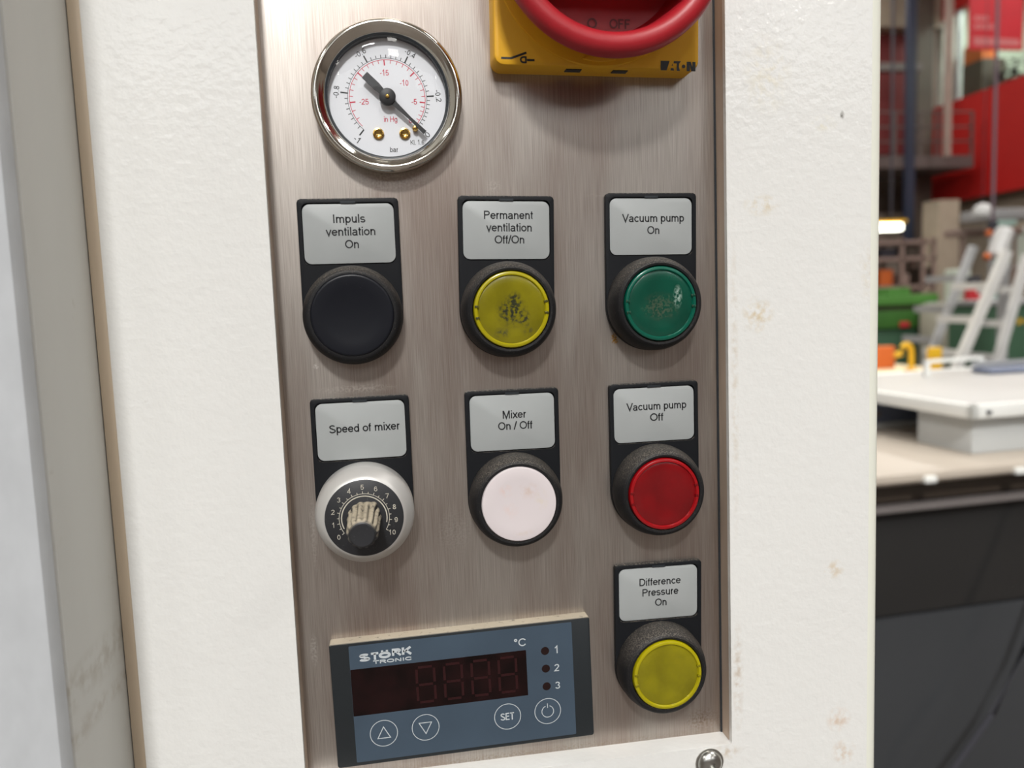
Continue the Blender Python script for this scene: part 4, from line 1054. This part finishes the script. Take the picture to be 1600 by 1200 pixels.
# pale coil and boxes of clutter above the cart
px_ = at(1500, 440, K0 + .3)
setp(link('pale_carton', boxes([(at(1490, 440, K0 + .3).x, at(1512, 440, K0 + .3).x, K0 + .25, K0 + .45, kz, at(1500, 420, K0 + .3).z)], .02), S['office']), 'pale grey carton on the cart beside the red canister', 'carton')
# white machine head on a stand
hp = at(1563, 385, 5.7)
mh = thing('machine_head', (hp.x + .03, 5.7, 0), 'white rounded machine head with orange tips on a tall grey stand', 'machine')
def cyl(a, b_, r, m, name, seg=20):
    return link(name, tube([Vector(a), Vector(a).lerp(Vector(b_), .1), Vector(a).lerp(Vector(b_), .9), Vector(b_)], r, seg, radii=[r * .75, r, r, r * .75]), m, mh)
O = mh.location
A, B = at(1572, 357, 5.7) - O, at(1555, 402, 5.7) - O
cyl(A, B, .072, S['white_metal'], 'head')
A2 = at(1545, 398, 5.65) - O
cyl(A2, A2 + Vector((-.03, 0, -.03)), .03, S['orange'], 'tip')
A2 = at(1548, 366, 5.65) - O
cyl(A2, A2 + Vector((-.03, 0, .02)), .025, S['orange'], 'tip')
link('stand', boxes([(.02, .08, .02, .08, 0, A.z - .1)]), S['silver'], mh, smooth=0)
link('foot', boxes([(-.15, .25, -.1, .3, 0, .04)]), S['silver'], mh, smooth=0)
# dark green cabinet with hazard stripe
E0 = 6.2
ex0, ex1 = at(1553, 510, E0).x, at(1680, 510, E0).x
ez = at(1580, 476, E0).z
ec = multi('green_cabinet', (ex0, E0, 0), 'dark green cabinet with a yellow and black hazard stripe', 'cabinet', [
    ('body', (ex0, ex1, E0, E0 + .6, 0, ez), S['deep_green']), ('top', (ex0 - .02, ex1, E0 - .03, E0 + .62, ez, ez + .045), S['silver'])])
za, zb_ = at(1580, 498, E0).z, at(1580, 507, E0).z
k = 0
x = ex0
while x < ex1 - .05:
    me = flatpoly([[(x * 1000, zb_ * 1000), (x * 1000 + 40, zb_ * 1000), (x * 1000 + 60, za * 1000), (x * 1000 + 20, za * 1000)]], -E0 * 1000 + 4)
    me.transform(Matrix.Translation((-ex0, -E0, 0))); link('hazard_stripe', me, S['yellow'], ec, smooth=0)
    x += .075
# framed window in the lower wall, its pane a flat pale board
fw_ = thing('wall_window', (XR_ + .36, atx(1590, 385, XR_ + .4).y, 0), 'pale green window in a white frame on the beige wall', 'board')
ya, yb = atx(1640, 385, XR_ + .4).y, atx(1580, 385, XR_ + .4).y
za, zb_ = atx(1600, 362, XR_ + .4).z, atx(1600, 412, XR_ + .4).z
oy = fw_.location.y
link('board', boxes([(0, .04, ya - oy, yb - oy, zb_, za)]), S['office'], fw_, smooth=0)
for bx in ((-.02, .04, ya - oy, yb - oy, za, za + .1), (-.02, .04, ya - oy, yb - oy, zb_ - .1, zb_), (-.02, .04, yb - oy, yb - oy + .1, zb_ - .1, za + .1), (-.02, .04, ya - oy - .1, ya - oy, zb_ - .1, za + .1)):
    link('frame_bar', boxes([bx]), S['trim_white'], fw_, smooth=0)

# ------------------------------------------------------------------ neighbouring machine with white lid
NM = thing('white_lidded_machine', (0.80, 0.93, 0), 'white lidded machine with beige deck and dark glossy front doors', 'machine', rot=(0, 0, math.radians(4)))
def npart(name, bx, m, bev=.002, par=None):
    x0, x1, y0, y1, z0, z1 = bx
    return link(name, boxes([(x0 - .80, x1 - .80, y0 - .93, y1 - .93, Z0 + z0, Z0 + z1)], bev), m, par or NM)
# lid: top plate with raised trim
npart('lid', (0.925, 1.75, 0.945, 1.475, -.190, -.1755), S['table_white'], .001)
npart('lid_trim', (0.920, 1.755, 0.935, 0.952, -.196, -.1725), S['trim_white'], .003)
npart('lid_trim', (0.920, 0.937, 0.935, 1.49, -.196, -.1725), S['trim_white'], .003)
npart('lid_trim', (0.920, 1.755, 1.472, 1.49, -.196, -.1725), S['trim_white'], .003)
npart('lid_latch', (0.947, 0.953, 0.928, 0.936, -.188, -.182), S['dark_item'], .001)
npart('lid_housing', (0.945, 1.72, 0.962, 1.095, -.262, -.196), S['housing_grey'], .004)
npart('deck', (0.60, 1.80, 0.895, 1.60, -.285, -.262), S['deck'], .002)
npart('deck_edge', (0.60, 1.80, 0.875, 0.895, -.276, -.262), S['deck'], .003)
for x in (0.775, 0.945, 1.10): npart('edge_clip', (x, x + .022, 0.868, 0.892, -.279, -.268), S['trim_white'], .003)
npart('under_deck', (0.60, 1.80, 0.915, 1.58, -.317, -.285), S['dark_brown'], .001)
npart('front_bar', (0.60, 1.80, 0.885, 0.91, -.327, -.317), S['bar'], .004)
npart('frame_body', (0.60, 1.80, 0.93, 1.58, -1.38, -.312), S['dark_item'], .004)
npart('door_glass', (0.61, 1.195, 0.908, 0.93, -.505, -.329), S['smoked'], .001)
npart('door_glass', (1.20, 1.79, 0.908, 0.93, -.505, -.329), S['smoked'], .001)
npart('lower_front', (0.61, 1.195, 0.906, 0.93, -1.30, -.509), S['smoked_low'], .001)  # lower front, a slightly lighter grey than the glass above
npart('lower_front', (1.20, 1.79, 0.906, 0.93, -1.30, -.509), S['smoked_low'], .001)
for x in (0.62, 1.72):
    for y in (0.95, 1.50): npart('foot', (x, x + .06, y, y + .06, -1.4, -1.38), S['dark_item'], .003)
# small dark control box on the deck with a round knob
cbm = npart('control_box', (0.70, 1.30, 1.25, 1.34, -.250, -.212), S['navy_grey'], .003)
npart('control_box_foot', (0.70, 1.30, 1.245, 1.35, -.262, -.250), S['housing_grey'], .002)
link('control_knob', lathe([(7, 0), (7, 5), (5, 7), (0, 7)], 24), S['bar'], cbm, loc=(0.975 - .80, 1.25 - .93, Z0 - .230))
# dark cable running down across the doors
pc0, pc1 = at(1603, 1010, 0.86), at(1480, 1215, 0.84)
cbl = thing('floor_cable', (pc0.x, .86, 0), 'thin dark cable hanging slantwise in front of the dark machine doors', 'cable')
pts = [Vector((pc0.x + .10, .885, Z0 - .27)), Vector((pc0.x + .08, .86, Z0 - .36)), pc0, pc0.lerp(pc1, .5) + Vector((.01, 0, -.006)), pc1, Vector((pc1.x - .10, .80, 0.35)), Vector((pc1.x - .08, .78, .006))]
link('cord', tube([p - cbl.location for p in pts], .0045, 8), S['dark_item'], cbl)
# white rail frame and dark tray standing on the lid
def lidpt(px, py): # on the lid's top plane
    d = R3 @ Vector(((px - 800) / F_PX, 1, -(py - 600) / F_PX)); zt_ = Z0 - .1755
    return CAM + d * ((zt_ - CAM.z) / d.z)
r0, r1 = lidpt(1448, 588), lidpt(1532, 581)
rf = thing('rail_frame', r0, 'low white rail frame standing at the rear of the white lid', 'frame')
hz = .034
link('top_rail', beam(Vector((0, 0, hz)), Vector((r1.x - r0.x, r1.y - r0.y, hz)), .008, .010), S['trim_white'], rf, smooth=0)
for f_ in (0, 1): link('post', boxes([((r1.x - r0.x) * f_ - .005, (r1.x - r0.x) * f_ + .005, (r1.y - r0.y) * f_ - .005, (r1.y - r0.y) * f_ + .005, 0, hz)]), S['trim_white'], rf, smooth=0)
t0 = lidpt(1560, 582); 
multi('grey_tray', (t0.x, t0.y, t0.z), 'dark grey flat tray lying at the rear of the white lid', 'tray', [
    ('tray_body', (t0.x - .05, t0.x + .24, t0.y - .035, t0.y + .03, t0.z, t0.z + .012), S['navy_grey']), ('tray_rim', (t0.x - .05, t0.x + .24, t0.y + .022, t0.y + .032, t0.z + .012, t0.z + .026), S['silver'])])
